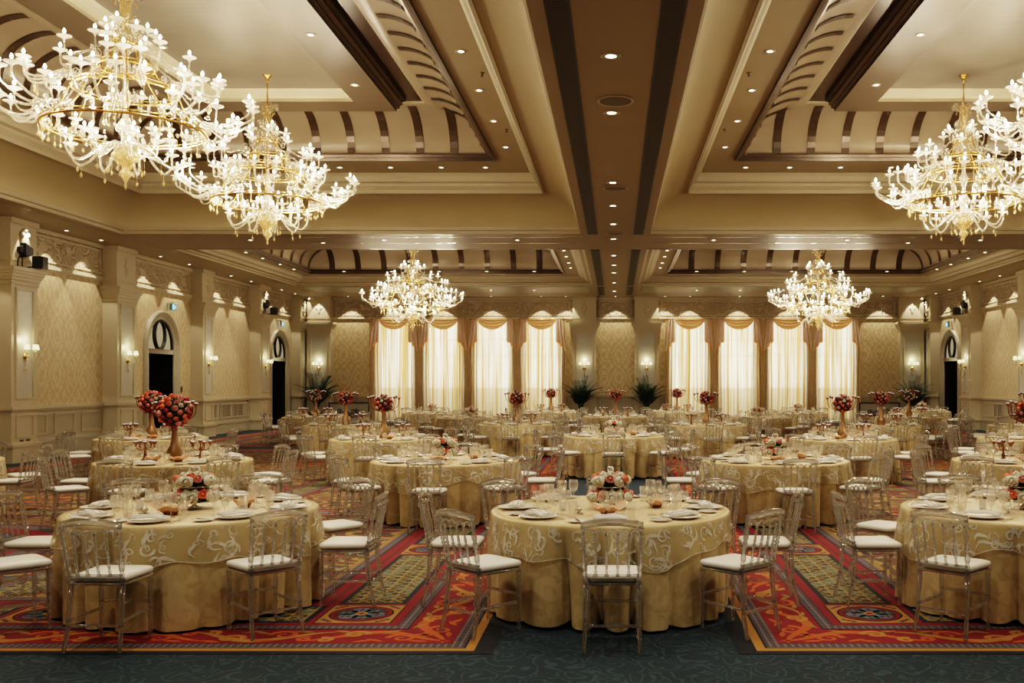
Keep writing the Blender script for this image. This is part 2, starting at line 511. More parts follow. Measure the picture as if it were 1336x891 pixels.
def sweep(mb, rect, prof):
    """prof: list of (inset_x, inset_y, z, material index of the strip that ends here)"""
    x0, x1, y0, y1 = rect; prev = None
    for (ix, iy, z, mi) in prof:
        cur = [mb.vert(p) for p in ((x0 + ix, y0 + iy, z), (x1 - ix, y0 + iy, z), (x1 - ix, y1 - iy, z), (x0 + ix, y1 - iy, z))]
        if prev:
            for k in range(4):
                mb.face((prev[k], prev[(k + 1) % 4], cur[(k + 1) % 4], cur[k]), mi)
        prev = cur
    return prev
COFM = [M['cream'], M['cove'], M['ceiling'], M['bronze'], M['vault'], M['boxsoffit'], M['silverpanel'], M['bronze2']]
def bay_front(side):
    rect = (BX0, BX1, *BAYS[0]) if side > 0 else (-BX1, -BX0, *BAYS[0])
    P = [(0, 0, 5.4, 0), (0, 0, 5.47, 0), (.05, .05, 5.49, 0), (.05, .05, 5.56, 0)]
    n = 14
    for i in range(1, n + 1):
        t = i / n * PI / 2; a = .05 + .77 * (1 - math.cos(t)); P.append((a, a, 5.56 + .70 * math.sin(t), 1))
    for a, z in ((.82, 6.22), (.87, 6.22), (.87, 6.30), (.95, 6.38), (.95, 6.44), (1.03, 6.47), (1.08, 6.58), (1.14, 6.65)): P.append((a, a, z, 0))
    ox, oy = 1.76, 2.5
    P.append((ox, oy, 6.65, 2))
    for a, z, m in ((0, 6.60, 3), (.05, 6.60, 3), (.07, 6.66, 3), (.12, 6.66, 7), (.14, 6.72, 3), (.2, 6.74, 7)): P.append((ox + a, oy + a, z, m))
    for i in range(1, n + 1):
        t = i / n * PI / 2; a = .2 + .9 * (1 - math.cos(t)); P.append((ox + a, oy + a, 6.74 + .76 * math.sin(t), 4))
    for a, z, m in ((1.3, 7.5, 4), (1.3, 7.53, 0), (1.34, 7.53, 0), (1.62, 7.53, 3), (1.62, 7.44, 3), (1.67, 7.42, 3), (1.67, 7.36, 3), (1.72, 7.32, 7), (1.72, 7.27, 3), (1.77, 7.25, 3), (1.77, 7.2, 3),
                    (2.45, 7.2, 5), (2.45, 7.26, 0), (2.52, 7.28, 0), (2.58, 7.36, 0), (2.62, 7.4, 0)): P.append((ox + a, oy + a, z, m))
    mb = MB(); last = sweep(mb, rect, P)
    mb.face(last, 6)
    o = struct('ceiling_coffer', mb, COFM, 'deep stepped ceiling coffer with silver panel, %s front bay' % ('right' if side > 0 else 'left'), 'ceiling coffer')
    for p in o.data.polygons: p.use_smooth = p.material_index in (1, 4)
    ribs(o, rect, ox, oy, 6.74, .9, .76, .2)
    return rect
def ribs(parent, rect, ox, oy, z0, w, h, a0, step=.74, wid=.17):
    x0, x1, y0, y1 = rect[0] + ox, rect[1] - ox, rect[2] + oy, rect[3] - oy
    mb = MB(); n = 10
    def strip(f):
        A = []
        for i in range(n + 1):
            t = i / n * PI / 2
            A.append((a0 + w * (1 - math.cos(t)), z0 + h * math.sin(t)))
        for (a, z), (b, zz) in zip(A[:-1], A[1:]):
            mb.poly([f(a + .012, z - .012, -1), f(a + .012, z - .012, 1), f(b + .012, zz - .012, 1), f(b + .012, zz - .012, -1)])
    cx = (x0 + x1) / 2; k = int((x1 - x0) / 2 / step)
    for i in range(-k, k + 1):
        x = cx + i * step
        if x - x0 < .55 or x1 - x < .55: continue
        for s in (0, 1):
            strip(lambda a, z, e, x=x, s=s: (x + e * wid / 2, (y1 - a) if s else (y0 + a), z))
    cy = (y0 + y1) / 2; k = int((y1 - y0) / 2 / step)
    for i in range(-k, k + 1):
        y = cy + i * step
        if y - y0 < .55 or y1 - y < .55: continue
        for s in (0, 1):
            strip(lambda a, z, e, y=y, s=s: ((x1 - a) if s else (x0 + a), y + e * wid / 2, z))
    obj('vault_rib', mb, M['bronze'], parent)['kind'] = 'stuff'
def bay_back(side):
    rect = (BX0 + .1, BX1, *BAYS[1]) if side > 0 else (-BX1, -BX0 - .1, *BAYS[1])
    rect = (BX0, BX1, *BAYS[1]) if side > 0 else (-BX1, -BX0, *BAYS[1])
    P = [(0, 0, 5.4, 0), (0, 0, 5.45, 0), (.08, .08, 5.47, 0), (.08, .08, 5.51, 0), (.2, .2, 5.53, 2), (.26, .26, 5.60, 0), (.36, .36, 5.62, 0), (.42, .42, 5.70, 0), (.5, .5, 5.73, 0)]
    ox, oy = .98, 1.5
    P.append((ox, oy, 5.73, 2))
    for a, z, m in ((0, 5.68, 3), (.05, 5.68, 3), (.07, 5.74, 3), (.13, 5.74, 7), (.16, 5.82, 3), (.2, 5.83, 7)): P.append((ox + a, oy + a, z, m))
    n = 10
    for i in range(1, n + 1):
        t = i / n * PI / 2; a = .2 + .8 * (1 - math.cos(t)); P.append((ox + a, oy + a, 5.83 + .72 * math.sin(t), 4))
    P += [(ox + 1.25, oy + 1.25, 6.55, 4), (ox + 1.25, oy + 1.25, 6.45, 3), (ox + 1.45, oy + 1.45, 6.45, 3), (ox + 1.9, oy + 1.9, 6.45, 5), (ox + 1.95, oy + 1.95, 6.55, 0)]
    mb = MB(); last = sweep(mb, rect, P); mb.face(last, 6)
    o = struct('ceiling_coffer', mb, COFM, 'shallow stepped ceiling coffer with bronze trim, %s back bay' % ('right' if side > 0 else 'left'), 'ceiling coffer')
    for p in o.data.polygons: p.use_smooth = p.material_index == 4
    ribs(o, rect, ox, oy, 5.83, .8, .72, .2, .93, .2)
for s in (-1, 1): bay_front(s); bay_back(s)

# dark strips painted as shadow gaps, beam tracks, panels, vents -------------------------------------------
mb = MB()
for s in (-1, 1):
    mb.box(s * 12.30 - .02, s * 12.30 + .02, D0 + .1, 38.9, 5.394, 5.399)
    for y in (23.72, 26.28): mb.box(min(s * .85, s * 12.1), max(s * .85, s * 12.1), y - .03, y + .03, 5.394, 5.399)
struct('trim_1', mb, M['bronze2'], 'thin dark shadow reveals in the ceiling', 'trim')
for s in (-1, 1):
    mb = MB()
    for y in (24.1, 25.15): mb.box(min(s * 1.0, s * 8.8), max(s * 1.0, s * 8.8), y - .012, y + .012, 5.394, 5.399)
    struct('trim_2', mb, M['silver'], 'thin bright metal track under the cross beam, %s' % ('right' if s > 0 else 'left'), 'trim')
    mb = MB(); mb.box(min(s * 1.05, s * 11.9), max(s * 1.05, s * 11.9), 36.75, 39.0, 5.39, 5.398)
    struct('trim_3', mb, M['greenpanel'], 'grey-green flat ceiling panel near the window wall, %s' % ('right' if s > 0 else 'left'), 'trim')
for s in (-1, 1):
    sd = 'right' if s > 0 else 'left'
    for k, (y0, y1, w) in enumerate(((6.5, 23.6, 'front bay'), (26.4, 36.2, 'back bay'), (36.75, 40.2, 'window end'))):
        mb = MB(); x0, x1 = s * .56 - .10, s * .56 + .10
        mb.box(x0, x1, y0, y1, 5.388, 5.3985)
        o = obj('air_vent', mb, M['vent']); tag(o, 'long dark slotted air vent along the %s edge of the central beam, %s' % (sd, w), 'air vent')
        fr = MB()
        for xx in (x0 - .012, x1 + .012): fr.box(xx - .012, xx + .012, y0, y1, 5.382, 5.3985)
        obj('frame', fr, M['blackmetal'], o)

# wall frames --------------------------------------------------------------------------
FL = lambda u, z, o: (-WX + o, u, z)
FR = lambda u, z, o: (WX - o, u, z)
FB = lambda u, z, o: (u, D1 - o, z)
def wbox(mb, F, u0, u1, z0, z1, o0, o1, mi=0): mb.box(u0, u1, o0, o1, z0, z1, mi, f=lambda a, b, c: F(a, c, b))
def pframe(mb, F, u0, u1, z0, z1, o, w=.045, d=.03, mi=0):
    wbox(mb, F, u0, u1, z0, z0 + w, o, o + d, mi); wbox(mb, F, u0, u1, z1 - w, z1, o, o + d, mi)
    wbox(mb, F, u0, u0 + w, z0 + w, z1 - w, o, o + d, mi); wbox(mb, F, u1 - w, u1, z0 + w, z1 - w, o, o + d, mi)

DOORW, SPR = .82, 2.84
def arch_pts(c, w=DOORW, spr=SPR, n=20): return [(c + w * math.cos(PI - PI * i / n), spr + w * math.sin(PI * i / n)) for i in range(n + 1)]
def wall_arch(mb, F, u0, u1, z0, z1, c, mi):
    """wall piece u0..u1 x z0..z1 with an arched doorway centred at c"""
    A = [(p, q) for p, q in arch_pts(c)]
    zz = max(z0, 0)
    mb.poly([F(u0, zz, 0), F(c - DOORW, zz, 0), F(c - DOORW, SPR, 0), F(u0, SPR, 0)], mi)
    mb.poly([F(c + DOORW, zz, 0), F(u1, zz, 0), F(u1, SPR, 0), F(c + DOORW, SPR, 0)], mi)
    mb.poly([F(u0, SPR, 0), F(c - DOORW, SPR, 0), F(c - DOORW, z1, 0), F(u0, z1, 0)], mi)
    mb.poly([F(c + DOORW, SPR, 0), F(u1, SPR, 0), F(u1, z1, 0), F(c + DOORW, z1, 0)], mi)
    for a, b in zip(A[:-1], A[1:]):
        mb.poly([F(a[0], a[1], 0), F(b[0], b[1], 0), F(b[0], z1, 0), F(a[0], z1, 0)], mi)

PIL = [(21.1, 22.05), (25.6, 26.6), (30.9, 31.75), (35.9, 36.9), (40.5, 41.4)]
DOORS = {-1: [28.87, 38.95], 1: [39.1]}
RAIL, FRZ = 1.2, 4.5
SIDE = {-1: 'left', 1: 'right'}
trim_n = [3]
def tname():
    trim_n[0] += 1; return 'trim_%d' % trim_n[0]

def pilaster(F, u0, u1, out, label, ornament='diamond', cap=(3.93, 4.32), depth0=0):
    mb = MB()
    wbox(mb, F, u0, u1, .4, cap[0], depth0, out)
    wbox(mb, F, u0 - .04, u1 + .04, 0, .36, depth0, out + .05); wbox(mb, F, u0 - .07, u1 + .07, .34, .42, depth0, out + .08)
    wbox(mb, F, u0 - .02, u1 + .02, .42, .46, depth0, out + .03)
    wbox(mb, F, u0 - .05, u1 + .05, RAIL - .04, RAIL + .035, depth0, out + .06); wbox(mb, F, u0 - .02, u1 + .02, RAIL - .08, RAIL - .04, depth0, out + .025)
    h = cap[1] - cap[0]
    for k, (a, b, d) in enumerate(((0, .14, .03), (.14, .25, .015), (.25, .45, .05), (.45, .62, .08), (.62, .78, .115), (.78, 1.0, .15))):
        wbox(mb, F, u0 - d, u1 + d, cap[0] + a * h, cap[0] + b * h, depth0, out + d)
    wbox(mb, F, u0 + .0, u1 - .0, cap[1], 5.4, depth0, out - .02)
    wbox(mb, F, u0 - .03, u1 + .03, 4.46, 4.52, depth0, out + .01); wbox(mb, F, u0 - .03, u1 + .03, 5.28, 5.4, depth0, out + .03)
    root = obj(tname(), mb, M['cream']); tag(root, label, 'pilaster', None, 'structure')
    e = .17
    p = MB(); wbox(p, F, u0 + e + .02, u1 - e - .02, 1.45, 3.82, out, out + .006); obj('inset_panel', p, M['greypanel'], root)
    p = MB(); pframe(p, F, u0 + e - .03, u1 - e + .03, 1.40, 3.87, out, .05, .028)
    pframe(p, F, u0 + e - .02, u1 - e + .02, .54, 1.06, out, .04, .022)
    obj('panel_moulding', p, M['cream'], root)
    c = (u0 + u1) / 2; zc = 4.9; p = MB()
    if ornament == 'diamond':
        P = [(.16, 0), (.07, .09), (.05, .25), (0, .30), (-.05, .25), (-.07, .09), (-.16, 0), (-.07, -.09), (-.05, -.25), (0, -.30), (.05, -.25), (.07, -.09)]
        o0, o1 = out - .02, out + .02
        top = [p.vert(F(c + a * .6, zc + b * .6, o1)) for a, b in P]; bot = [p.vert(F(c + a, zc + b, o0)) for a, b in P]
        for i in range(12): p.face((bot[i], bot[(i + 1) % 12], top[(i + 1) % 12], top[i]))
        p.face(top)
    else:                                              # pale shield-like cartouche
        for (a, b, r, sz) in ((0, -.02, .16, 1.5), (-.1, .16, .07, 1.2), (.1, .16, .07, 1.2), (0, .26, .06, 1.0), (0, -.28, .08, 1.2), (.13, -.14, .05, 1.5), (-.13, -.14, .05, 1.5)):
            p.ball((0, 0, 0), 1, 8, 6); k = len(p.v) - 8 * 7
            for i in range(k, len(p.v)):
                v = p.v[i]; p.v[i] = F(c + a + v[0] * r, zc + b + v[2] * r * sz, out - .02 + max(v[1], 0) * .09)
    obj('relief_ornament', p, M['cream'], root)
    return root

def build_side(s):
    F = FL if s < 0 else FR
    mb = MB(); doors = DOORS[s]
    gaps = []
    e = [D0] + [x for p in PIL for x in p]
    for i in range(0, len(e) - 1, 2): gaps.append((e[i], e[i + 1]))
    # face of the wall: wainscot, wallpaper, frieze
    for (a, b) in gaps:
        dd = [c for c in doors if a < c < b]
        if dd:
            c = dd[0]
            for (z0, z1, mi) in ((0, FRZ, 1),):
                wall_arch(mb, F, a, b, z0, FRZ, c, 1)
            # painted dado either side
            for (p, q) in ((a, c - DOORW - .36), (c + DOORW + .36, b)):
                if q - p > .05: wbox(mb, F, p, q, 0, RAIL, 0, .01, 0)
        else:
            mb.poly([F(a, 0, 0), F(b, 0, 0), F(b, RAIL, 0), F(a, RAIL, 0)], 0)
            mb.poly([F(a, RAIL, 0), F(b, RAIL, 0), F(b, FRZ, 0), F(a, FRZ, 0)], 1)
        mb.poly([F(a, FRZ, 0), F(b, FRZ, 0), F(b, ZC, 0), F(a, ZC, 0)], 2)
    for (a, b) in PIL: mb.poly([F(a, 0, 0), F(b, 0, 0), F(b, ZC, 0), F(a, ZC, 0)], 0)
    o = struct('wall_' + SIDE[s], mb, [M['wains'], M['paper'], M['frieze'], M['cream']], '%s wall with gold damask wallpaper over painted dado' % SIDE[s], 'wall')
    # rails, frieze ledges and dado mouldings
    r = MB(); b_ = MB()
    for (a, b) in gaps:
        runs = [(a, b)]
        for c in doors:
            if a < c < b: runs = [(a, c - DOORW - .33), (c + DOORW + .33, b)]
        for (p, q) in runs:
            if q - p < .1: continue
            wbox(r, F, p, q, RAIL - .04, RAIL + .035, 0, .07); wbox(r, F, p, q, RAIL - .09, RAIL - .04, 0, .035)
            wbox(b_, F, p, q, 0, .36, 0, .05); wbox(b_, F, p, q, .34, .42, 0, .08)
            n = max(1, round((q - p) / 1.25)); w = (q - p) / n
            for i in range(n):
                if w > .4: pframe(r, F, p + i * w + .16, p + (i + 1) * w - .16, .53, 1.03, 0, .04, .028)
        wbox(r, F, a, b, FRZ - .02, FRZ + .06, 0, .07); wbox(r, F, a, b, FRZ - .07, FRZ - .02, 0, .035)
        pframe(r, F, a + .12, b - .12, FRZ + .14, 5.26, 0, .04, .03)
        wbox(r, F, a, b, 5.30, 5.4, 0, .07)
    obj('wall_moulding', r, M['cream'], o)
    struct('baseboard_' + SIDE[s], b_, M['wains'], '%s tall painted baseboard' % SIDE[s], 'baseboard')
    ordn = ['first', 'second', 'third', 'fourth', 'corner']
    for i, (a, b) in enumerate(PIL):
        w = ordn[i]
        pilaster(F, a, b, .4, 'cream panelled pilaster on %s wall, %s from the camera' % (SIDE[s], w) if i < 4 else 'cream panelled corner pilaster on %s wall beside the windows' % SIDE[s],
                 'cartouche' if i in (0, 3, 4) else 'diamond')
for s in (-1, 1): build_side(s)

def corner_sign(F, c, z, label):
    mb = MB(); wbox(mb, F, c - .16, c + .16, z - .1, z + .1, .12, .19); o = obj('exit_sign', mb, M['signbody']); tag(o, label, 'exit sign')
    p = MB(); wbox(p, F, c - .15, c + .15, z - .09, z + .09, .188, .192); obj('lit_face', p, M['signface'], o)
    q = MB()
    def S(pts): q.poly([F(c + a * sgn, z + b, .194) for a, b in pts])
    sgn = -1 if F is FR else 1
    S([(-.10, .075), (-.02, .075), (-.02, -.075), (-.10, -.075)])                 # doorway
    S([(.05, .065), (.075, .065), (.075, .04), (.05, .04)]); S([(.03, .03), (.07, .035), (.06, -.02), (.025, -.02)])
    S([(.03, -.02), (.045, -.02), (.02, -.075), (.0, -.07)]); S([(.045, -.02), (.06, -.02), (.10, -.06), (.085, -.07)]); S([(.07, .03), (.11, .0), (.10, -.012), (.06, .012)])
    obj('running_figure', q, M['signwhite'], o)
    r = MB(); wbox(r, F, c - .02, c + .02, z + .1, z + .16, .0, .155); obj('bracket', r, M['silver'], o)
M['signbody'] = flat('sign_housing', (.20, .30, .32), .4)
M['signface'] = emis('teal_sign_face', (.06, .45, .50), .8)
M['signwhite'] = emis('white_sign_symbol', (.8, 1, .98), 1.3)

def door(F, c, n, label):
    """arched doorway: casing, fanlight with oval ring, open dark passage"""
    root = empty('door_%d' % n, F(c, 0, 0)); tag(root, label, 'door', None, 'structure')
    def O(mb, nm, mat):
        o = obj(nm, mb, mat); o.parent = root; o.matrix_parent_inverse = Matrix.Translation(-Vector(F(c, 0, 0))); return o
    cs = MB()
    prof = [(DOORW - .02, 0), (DOORW - .02, .04), (DOORW + .05, .06), (DOORW + .06, .03), (DOORW + .10, .03), (DOORW + .11, .08), (DOORW + .17, .08), (DOORW + .18, .12), (DOORW + .23, .12), (DOORW + .25, 0)]
    path = []
    for zz in (0, SPR): path.append((-1, zz, None))
    rings = []
    rings.append([F(c - r, 0, o_) for r, o_ in prof])
    for i in range(25):
        t = PI - PI * i / 24
        rings.append([F(c + r * math.cos(t), SPR + r * math.sin(t), o_) for r, o_ in prof])
    rings.append([F(c + r, 0, o_) for r, o_ in prof])
    cs.rings(rings, 0, True, False)
    O(cs, 'arch_casing', M['wains'])
    b = MB(); wbox(b, F, c - DOORW, c + DOORW, 2.62, 2.73, -.12, .04); wbox(b, F, c - DOORW, c + DOORW, 2.73, 2.76, -.12, .07)
    O(b, 'lintel', M['bronze'])
    g = MB(); A = arch_pts(c); cv = g.vert(F(c, 2.75, -.06)); pts = [(c - DOORW, 2.75)] + A + [(c + DOORW, 2.75)]
    ids = [g.vert(F(p, q, -.06)) for p, q in pts]
    for i in range(len(ids) - 1): g.face((cv, ids[i], ids[i + 1]))
    O(g, 'fanlight_glass', M['fanlight'])
    ring = MB()
    def oval(rx, rz, cz, thick, n=28): ring.tube([F(c + rx * math.cos(2 * PI * i / n), cz + rz * math.sin(2 * PI * i / n), -.03) for i in range(n)], thick, 6, 0, True)
    oval(.33, .43, 3.19, .06); oval(.41, .49, 3.19, .02)
    ring.tube([F(p, q, -.03) for p, q in [(c - DOORW + .04, 2.75)] + [((p - c) * .95 + c, (q - SPR) * .95 + SPR) for p, q in A] + [(c + DOORW - .04, 2.75)]], .035, 6)
    O(ring, 'fanlight_tracery', M['blackmetal'])
    v = MB()                                                    # passage behind; its darkness is painted near-black
    w = DOORW; dp = -1.6
    for P in ([(c - w, 0, 0), (c - w, 2.62, 0), (c - w, 2.62, dp), (c - w, 0, dp)], [(c + w, 0, 0), (c + w, 2.62, 0), (c + w, 2.62, dp), (c + w, 0, dp)],
              [(c - w, 0, dp), (c + w, 0, dp), (c + w, 2.62, dp), (c - w, 2.62, dp)], [(c - w, 2.62, 0), (c + w, 2.62, 0), (c + w, 2.62, dp), (c - w, 2.62, dp)],
              [(c - w, .004, 0), (c + w, .004, 0), (c + w, .004, dp), (c - w, .004, dp)]):
        v.poly([F(a, zz, o_) for a, zz, o_ in P])
    O(v, 'dark_passage', M['black'])
    lf = MB(); wbox(lf, F, c - w + .01, c - w + .06, .02, 2.6, -.85, -.02); pframe
    d = O(lf, 'door_leaf', M['bronze2'])
    return root
door(FL, DOORS[-1][0], 1, 'arched doorway open to dark passage, nearer one on left wall')
door(FL, DOORS[-1][1], 2, 'arched doorway open to dark passage, far end of left wall')
door(FR, DOORS[1][0], 3, 'arched doorway open to dark passage on right wall')
corner_sign(FL, 29.35, 4.06, 'teal lit running-man exit sign above the nearer left doorway')
corner_sign(FL, 38.95, 4.12, 'teal lit running-man exit sign above the far left doorway')
corner_sign(FR, 39.1, 4.10, 'teal lit running-man exit sign above the right doorway')

# back wall ---------------------------------------------------------------------------
WINX = [-9.42, -7.33, -5.24, -3.15, 3.15, 5.24, 7.33, 9.42]; WH, WZ0, WZ1 = .76, .15, 4.42
bk = MB(); us = [-WX, WX]
for x in WINX: us += [x - WH, x + WH]
hw = [(x - WH, x + WH, WZ0, WZ1) for x in WINX]
grid_plane(bk, us, [RAIL, WZ1, FRZ], hw, lambda u, z: FB(u, z, 0), 1)
grid_plane(bk, us, [0, WZ0, RAIL], hw, lambda u, z: FB(u, z, 0), 0)
grid_plane(bk, [-WX, WX], [FRZ, ZC], [], lambda u, z: FB(u, z, 0), 2)
for x in WINX:                                                                   # reveals
    a, b = x - WH, x + WH
    for P in ([(a, WZ0, 0), (a, WZ1, 0), (a, WZ1, -.3), (a, WZ0, -.3)], [(b, WZ0, 0), (b, WZ1, 0), (b, WZ1, -.3), (b, WZ0, -.3)],
              [(a, WZ1, 0), (b, WZ1, 0), (b, WZ1, -.3), (a, WZ1, -.3)], [(a, WZ0, 0), (b, WZ0, 0), (b, WZ0, -.3), (a, WZ0, -.3)]):
        bk.poly([FB(*q) for q in P], 3)
back = struct('wall_back', bk, [M['wains'], M['paper'], M['frieze'], M['cream']], 'back wall with gold damask wallpaper and tall windows', 'wall')
r = MB(); b_ = MB()
for (p, q) in ((-12.1, -10.35), (-2.25, -1.82), (-.82, .82), (1.82, 2.25), (10.35, 12.1)):
    wbox(r, FB, p, q, RAIL - .04, RAIL + .035, 0, .07); wbox(r, FB, p, q, RAIL - .09, RAIL - .04, 0, .035)
    wbox(b_, FB, p, q, 0, .36, 0, .05); wbox(b_, FB, p, q, .34, .42, 0, .08)
    if q - p > .6: pframe(r, FB, p + .16, q - .16, .53, 1.03, 0, .04, .028)
wbox(r, FB, -13.2, 13.2, FRZ - .02, FRZ + .05, 0, .09); wbox(r, FB, -13.2, 13.2, FRZ - .07, FRZ - .02, 0, .05); wbox(r, FB, -13.2, 13.2, 5.30, 5.4, 0, .09)
for (p, q) in ((-12.1, -1.82), (-.82, .82), (1.82, 12.1)): pframe(r, FB, p + .12, q - .12, FRZ + .12, 5.26, 0, .04, .03)
obj('wall_moulding', r, M['cream'], back)
struct('baseboard_back', b_, M['wains'], 'tall painted baseboard under the back wall', 'baseboard')
for (a, b, w) in ((-13.1, -12.1, 'left corner'), (-1.82, -.82, 'left of centre'), (.82, 1.82, 'right of centre'), (12.1, 13.1, 'right corner')):
    pilaster(FB, a, b, .4, 'cream panelled pilaster with lit sconce on back wall, %s' % w, 'diamond')
# wall behind the camera closes the room
mb = MB(); mb.poly([(-WX, D0, 0), (WX, D0, 0), (WX, D0, ZC), (-WX, D0, ZC)]); struct('wall_front', mb, M['paper'], 'wall behind the camera', 'wall')

# windows and curtains -------------------------------------------------------------------
ORD4 = ['leftmost', 'second from left', 'third from left', 'rightmost']
def win_words(i): return '%s in the %s window group' % (ORD4[i % 4], 'left' if i < 4 else 'right')
def wavy(x0, x1, z0, z1, o, amp, lam, seed, nz=10, dens=.03, F=FB, taper=None):
    mb = MB(); rnd = random.Random(seed); n = max(6, int((x1 - x0) / dens)); ph = [rnd.random() * 6.28 for _ in range(3)]
    rows = []
    for j in range(nz + 1):
        z = z1 + (z0 - z1) * j / nz; row = []
        for i in range(n + 1):
            x = x0 + (x1 - x0) * i / n
            k = amp * (math.sin(x * 2 * PI / lam + ph[0] + .5 * math.sin(x * 3 + ph[2])) + .4 * math.sin(x * 2 * PI / lam * 2.3 + ph[1] + j * .08))
            xx = x + (.012 * math.sin(z * 2 + ph[1]))
            row.append(F(xx, z, o + k * (0.75 + .25 * j / nz)))
        rows.append(row)
    mb.rings(rows, 0, True, False); return mb
for i, x in enumerate(WINX):
    w = empty('window_%d' % (i + 1), FB(x, 0, -.15)); tag(w, 'tall daylit window behind sheer curtains, ' + win_words(i), 'window', None, 'structure')
    inv = Matrix.Translation(-Vector(FB(x, 0, -.15)))
    fr = MB(); pframe(fr, FB, x - WH, x + WH, WZ0, WZ1, -.2, .07, .05); wbox(fr, FB, x - .03, x + .03, WZ0, WZ1, -.2, -.16)
    for zz in (1.5, 2.9, 3.6): wbox(fr, FB, x - WH, x + WH, zz - .02, zz + .02, -.2, -.17)
    o = obj('window_frame', fr, M['cream'], w); o.matrix_parent_inverse = inv
    g = MB(); g.poly([FB(x - WH, WZ0, -.18), FB(x + WH, WZ0, -.18), FB(x + WH, WZ1, -.18), FB(x - WH, WZ1, -.18)])
    o = obj('pane', g, M['glass'], w); o.matrix_parent_inverse = inv
for s in (-1, 1):
    mb = MB(); a, b = sorted((s * 2.2, s * 10.4))
    mb.poly([FB(a, 1.5, -.9), FB(b, 1.5, -.9), FB(b, 4.7, -.9), FB(a, 4.7, -.9)], 0); mb.poly([FB(a, 0, -.9), FB(b, 0, -.9), FB(b, 1.5, -.9), FB(a, 1.5, -.9)], 1)
    struct('sky_backdrop', mb, [M['sky'], M['terrace']], 'bright overcast daylight outside the %s windows' % SIDE[s], 'sky')
    mb = MB()
    for P in ([(a, 0, -.9), (a, 4.7, -.9), (a, 4.7, -.29), (a, 0, -.29)], [(b, 0, -.9), (b, 4.7, -.9), (b, 4.7, -.29), (b, 0, -.29)]): mb.poly([FB(*q) for q in P])
    struct('exterior_reveal', mb, M['cream'], 'outer wall return beside the %s windows' % SIDE[s], 'wall')  # unseen side panels, added to keep world light out
def curtain(i, x):
    root = empty('curtain', FB(x, 0, .25)); tag(root, 'sheer curtain with apricot swag, ' + win_words(i), 'curtain')
    inv = Matrix.Translation(-Vector(FB(x, 0, .25)))
    def O(mb, nm, mat): 
        o = obj(nm, mb, mat, root); o.matrix_parent_inverse = inv; return o
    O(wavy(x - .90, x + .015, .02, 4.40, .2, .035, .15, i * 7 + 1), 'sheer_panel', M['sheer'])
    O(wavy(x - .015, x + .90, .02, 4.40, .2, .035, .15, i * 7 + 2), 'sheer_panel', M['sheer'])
    for e in (-1, 1):
        a, b = sorted((x + e * .87, x + e * 1.035))
        O(wavy(a, b, .02, 4.40, .30, .03, .11, i * 7 + 4 + e, dens=.018), 'side_drape', M['drape'])
    sw = MB(); rows = []; n = 24; m = 12
    for j in range(m + 1):
        t = j / m; row = []
        for k in range(n + 1):
            u = -1 + 2 * k / n
            drop = .05 + .40 * (1 - u * u) ** .8
            row.append(FB(x + u * .64, 4.45 - t * drop, .38 + .05 * (1 - u * u) + .022 * math.sin(t * PI * 7) * (1 - u * u * .8)))
        rows.append(row)
    sw.rings(rows, 0, True, False); O(sw, 'swag', M['swag'])
    for e in (-1, 1):
        jb = MB(); rows = []; n = 16; m = 14
        for j in range(m + 1):
            t = j / m; row = []
            for k in range(n + 1):
                u = k / n                                                   # 0 inner, 1 outer
                L = .92 + .42 * u if True else 0
                xx = x + e * (.60 + (.17 + .24 * (.35 + .65 * t)) * u + .02)
                zz = 4.45 - t * (L + .05 * math.sin(u * PI * 5))
                row.append(FB(xx, zz, .40 + .035 * math.sin(u * PI * 5 + .6) * (.5 + t)))
            rows.append(row)
        ids = jb.rings(rows, 0, True, False)
        nf = len(jb.f)
        for f in range(nf - 2 * n, nf): jb.m[f] = 1                        # lining shows at the lower edge
        O(jb, 'tail', [M['jabot'], M['swag']])
    rd = MB(); rd.tube([FB(x - 1.0, 4.46, .3), FB(x + 1.0, 4.46, .3)], .02, 6); O(rd, 'curtain_rod', M['gold'])
for i, x in enumerate(WINX): curtain(i, x)

# wall things -----------------------------------------------------------------------------
def basis(F):
    """frame at a wall: local x along the wall, y out into the room"""
    o = Vector(F(0, 0, 0)); u = Vector(F(1, 0, 0)) - o; w = Vector(F(0, 0, 1)) - o
    return u, w
sc_p = Proto('wall_sconce', 'wall sconce')
def build_sconce():
    pl = MB(); pl.spin((0, 0, 0), (0, .05, 0), [(0, .055), (.3, .075), (.6, .06), (.8, .035), (1, .03)], 14); pl.ball((0, .06, 0), .035, 10, 6)
    pl.spin((0, .03, -.03), (0, .03, -.32), [(0, .012), (.5, .006), (.8, .008), (.9, .02), (1, .003)], 6)
    sc_p.part('backplate', pl, M['gold'])
    for x, y in ((-.17, .16), (0, .24), (.17, .16)):
        a = MB(); a.tube(cat_rom([(0, .06, 0), (x * .5, y * .7, -.10), (x * .95, y, -.02), (x, y, .10)], 5), .011, 6)
        ia = sc_p.part('arm', a, M['murano'])
        b = MB(); b.lathe([(.012, .10), (.05, .115), (.055, .125), (.014, .13), (.012, .17)], 12, 0, (x, y, 0)); sc_p.part('candle_cup', b, M['murano'], ia)
        s_ = MB(); s_.lathe([(.066, .15), (.045, .26)], 14, 0, (x, y, 0), cap=False); sc_p.part('lamp_shade', s_, M['shade'], ia)
build_sconce()
SCL = []
def sconce(F, u, z, out, label):
    p = Vector(F(u, z, out)); w = Vector(F(u, z, out + 1)) - p
    rz = math.atan2(w.y, w.x) - PI / 2
    sc_p.place(p, rz, label); SCL.append((p, w))
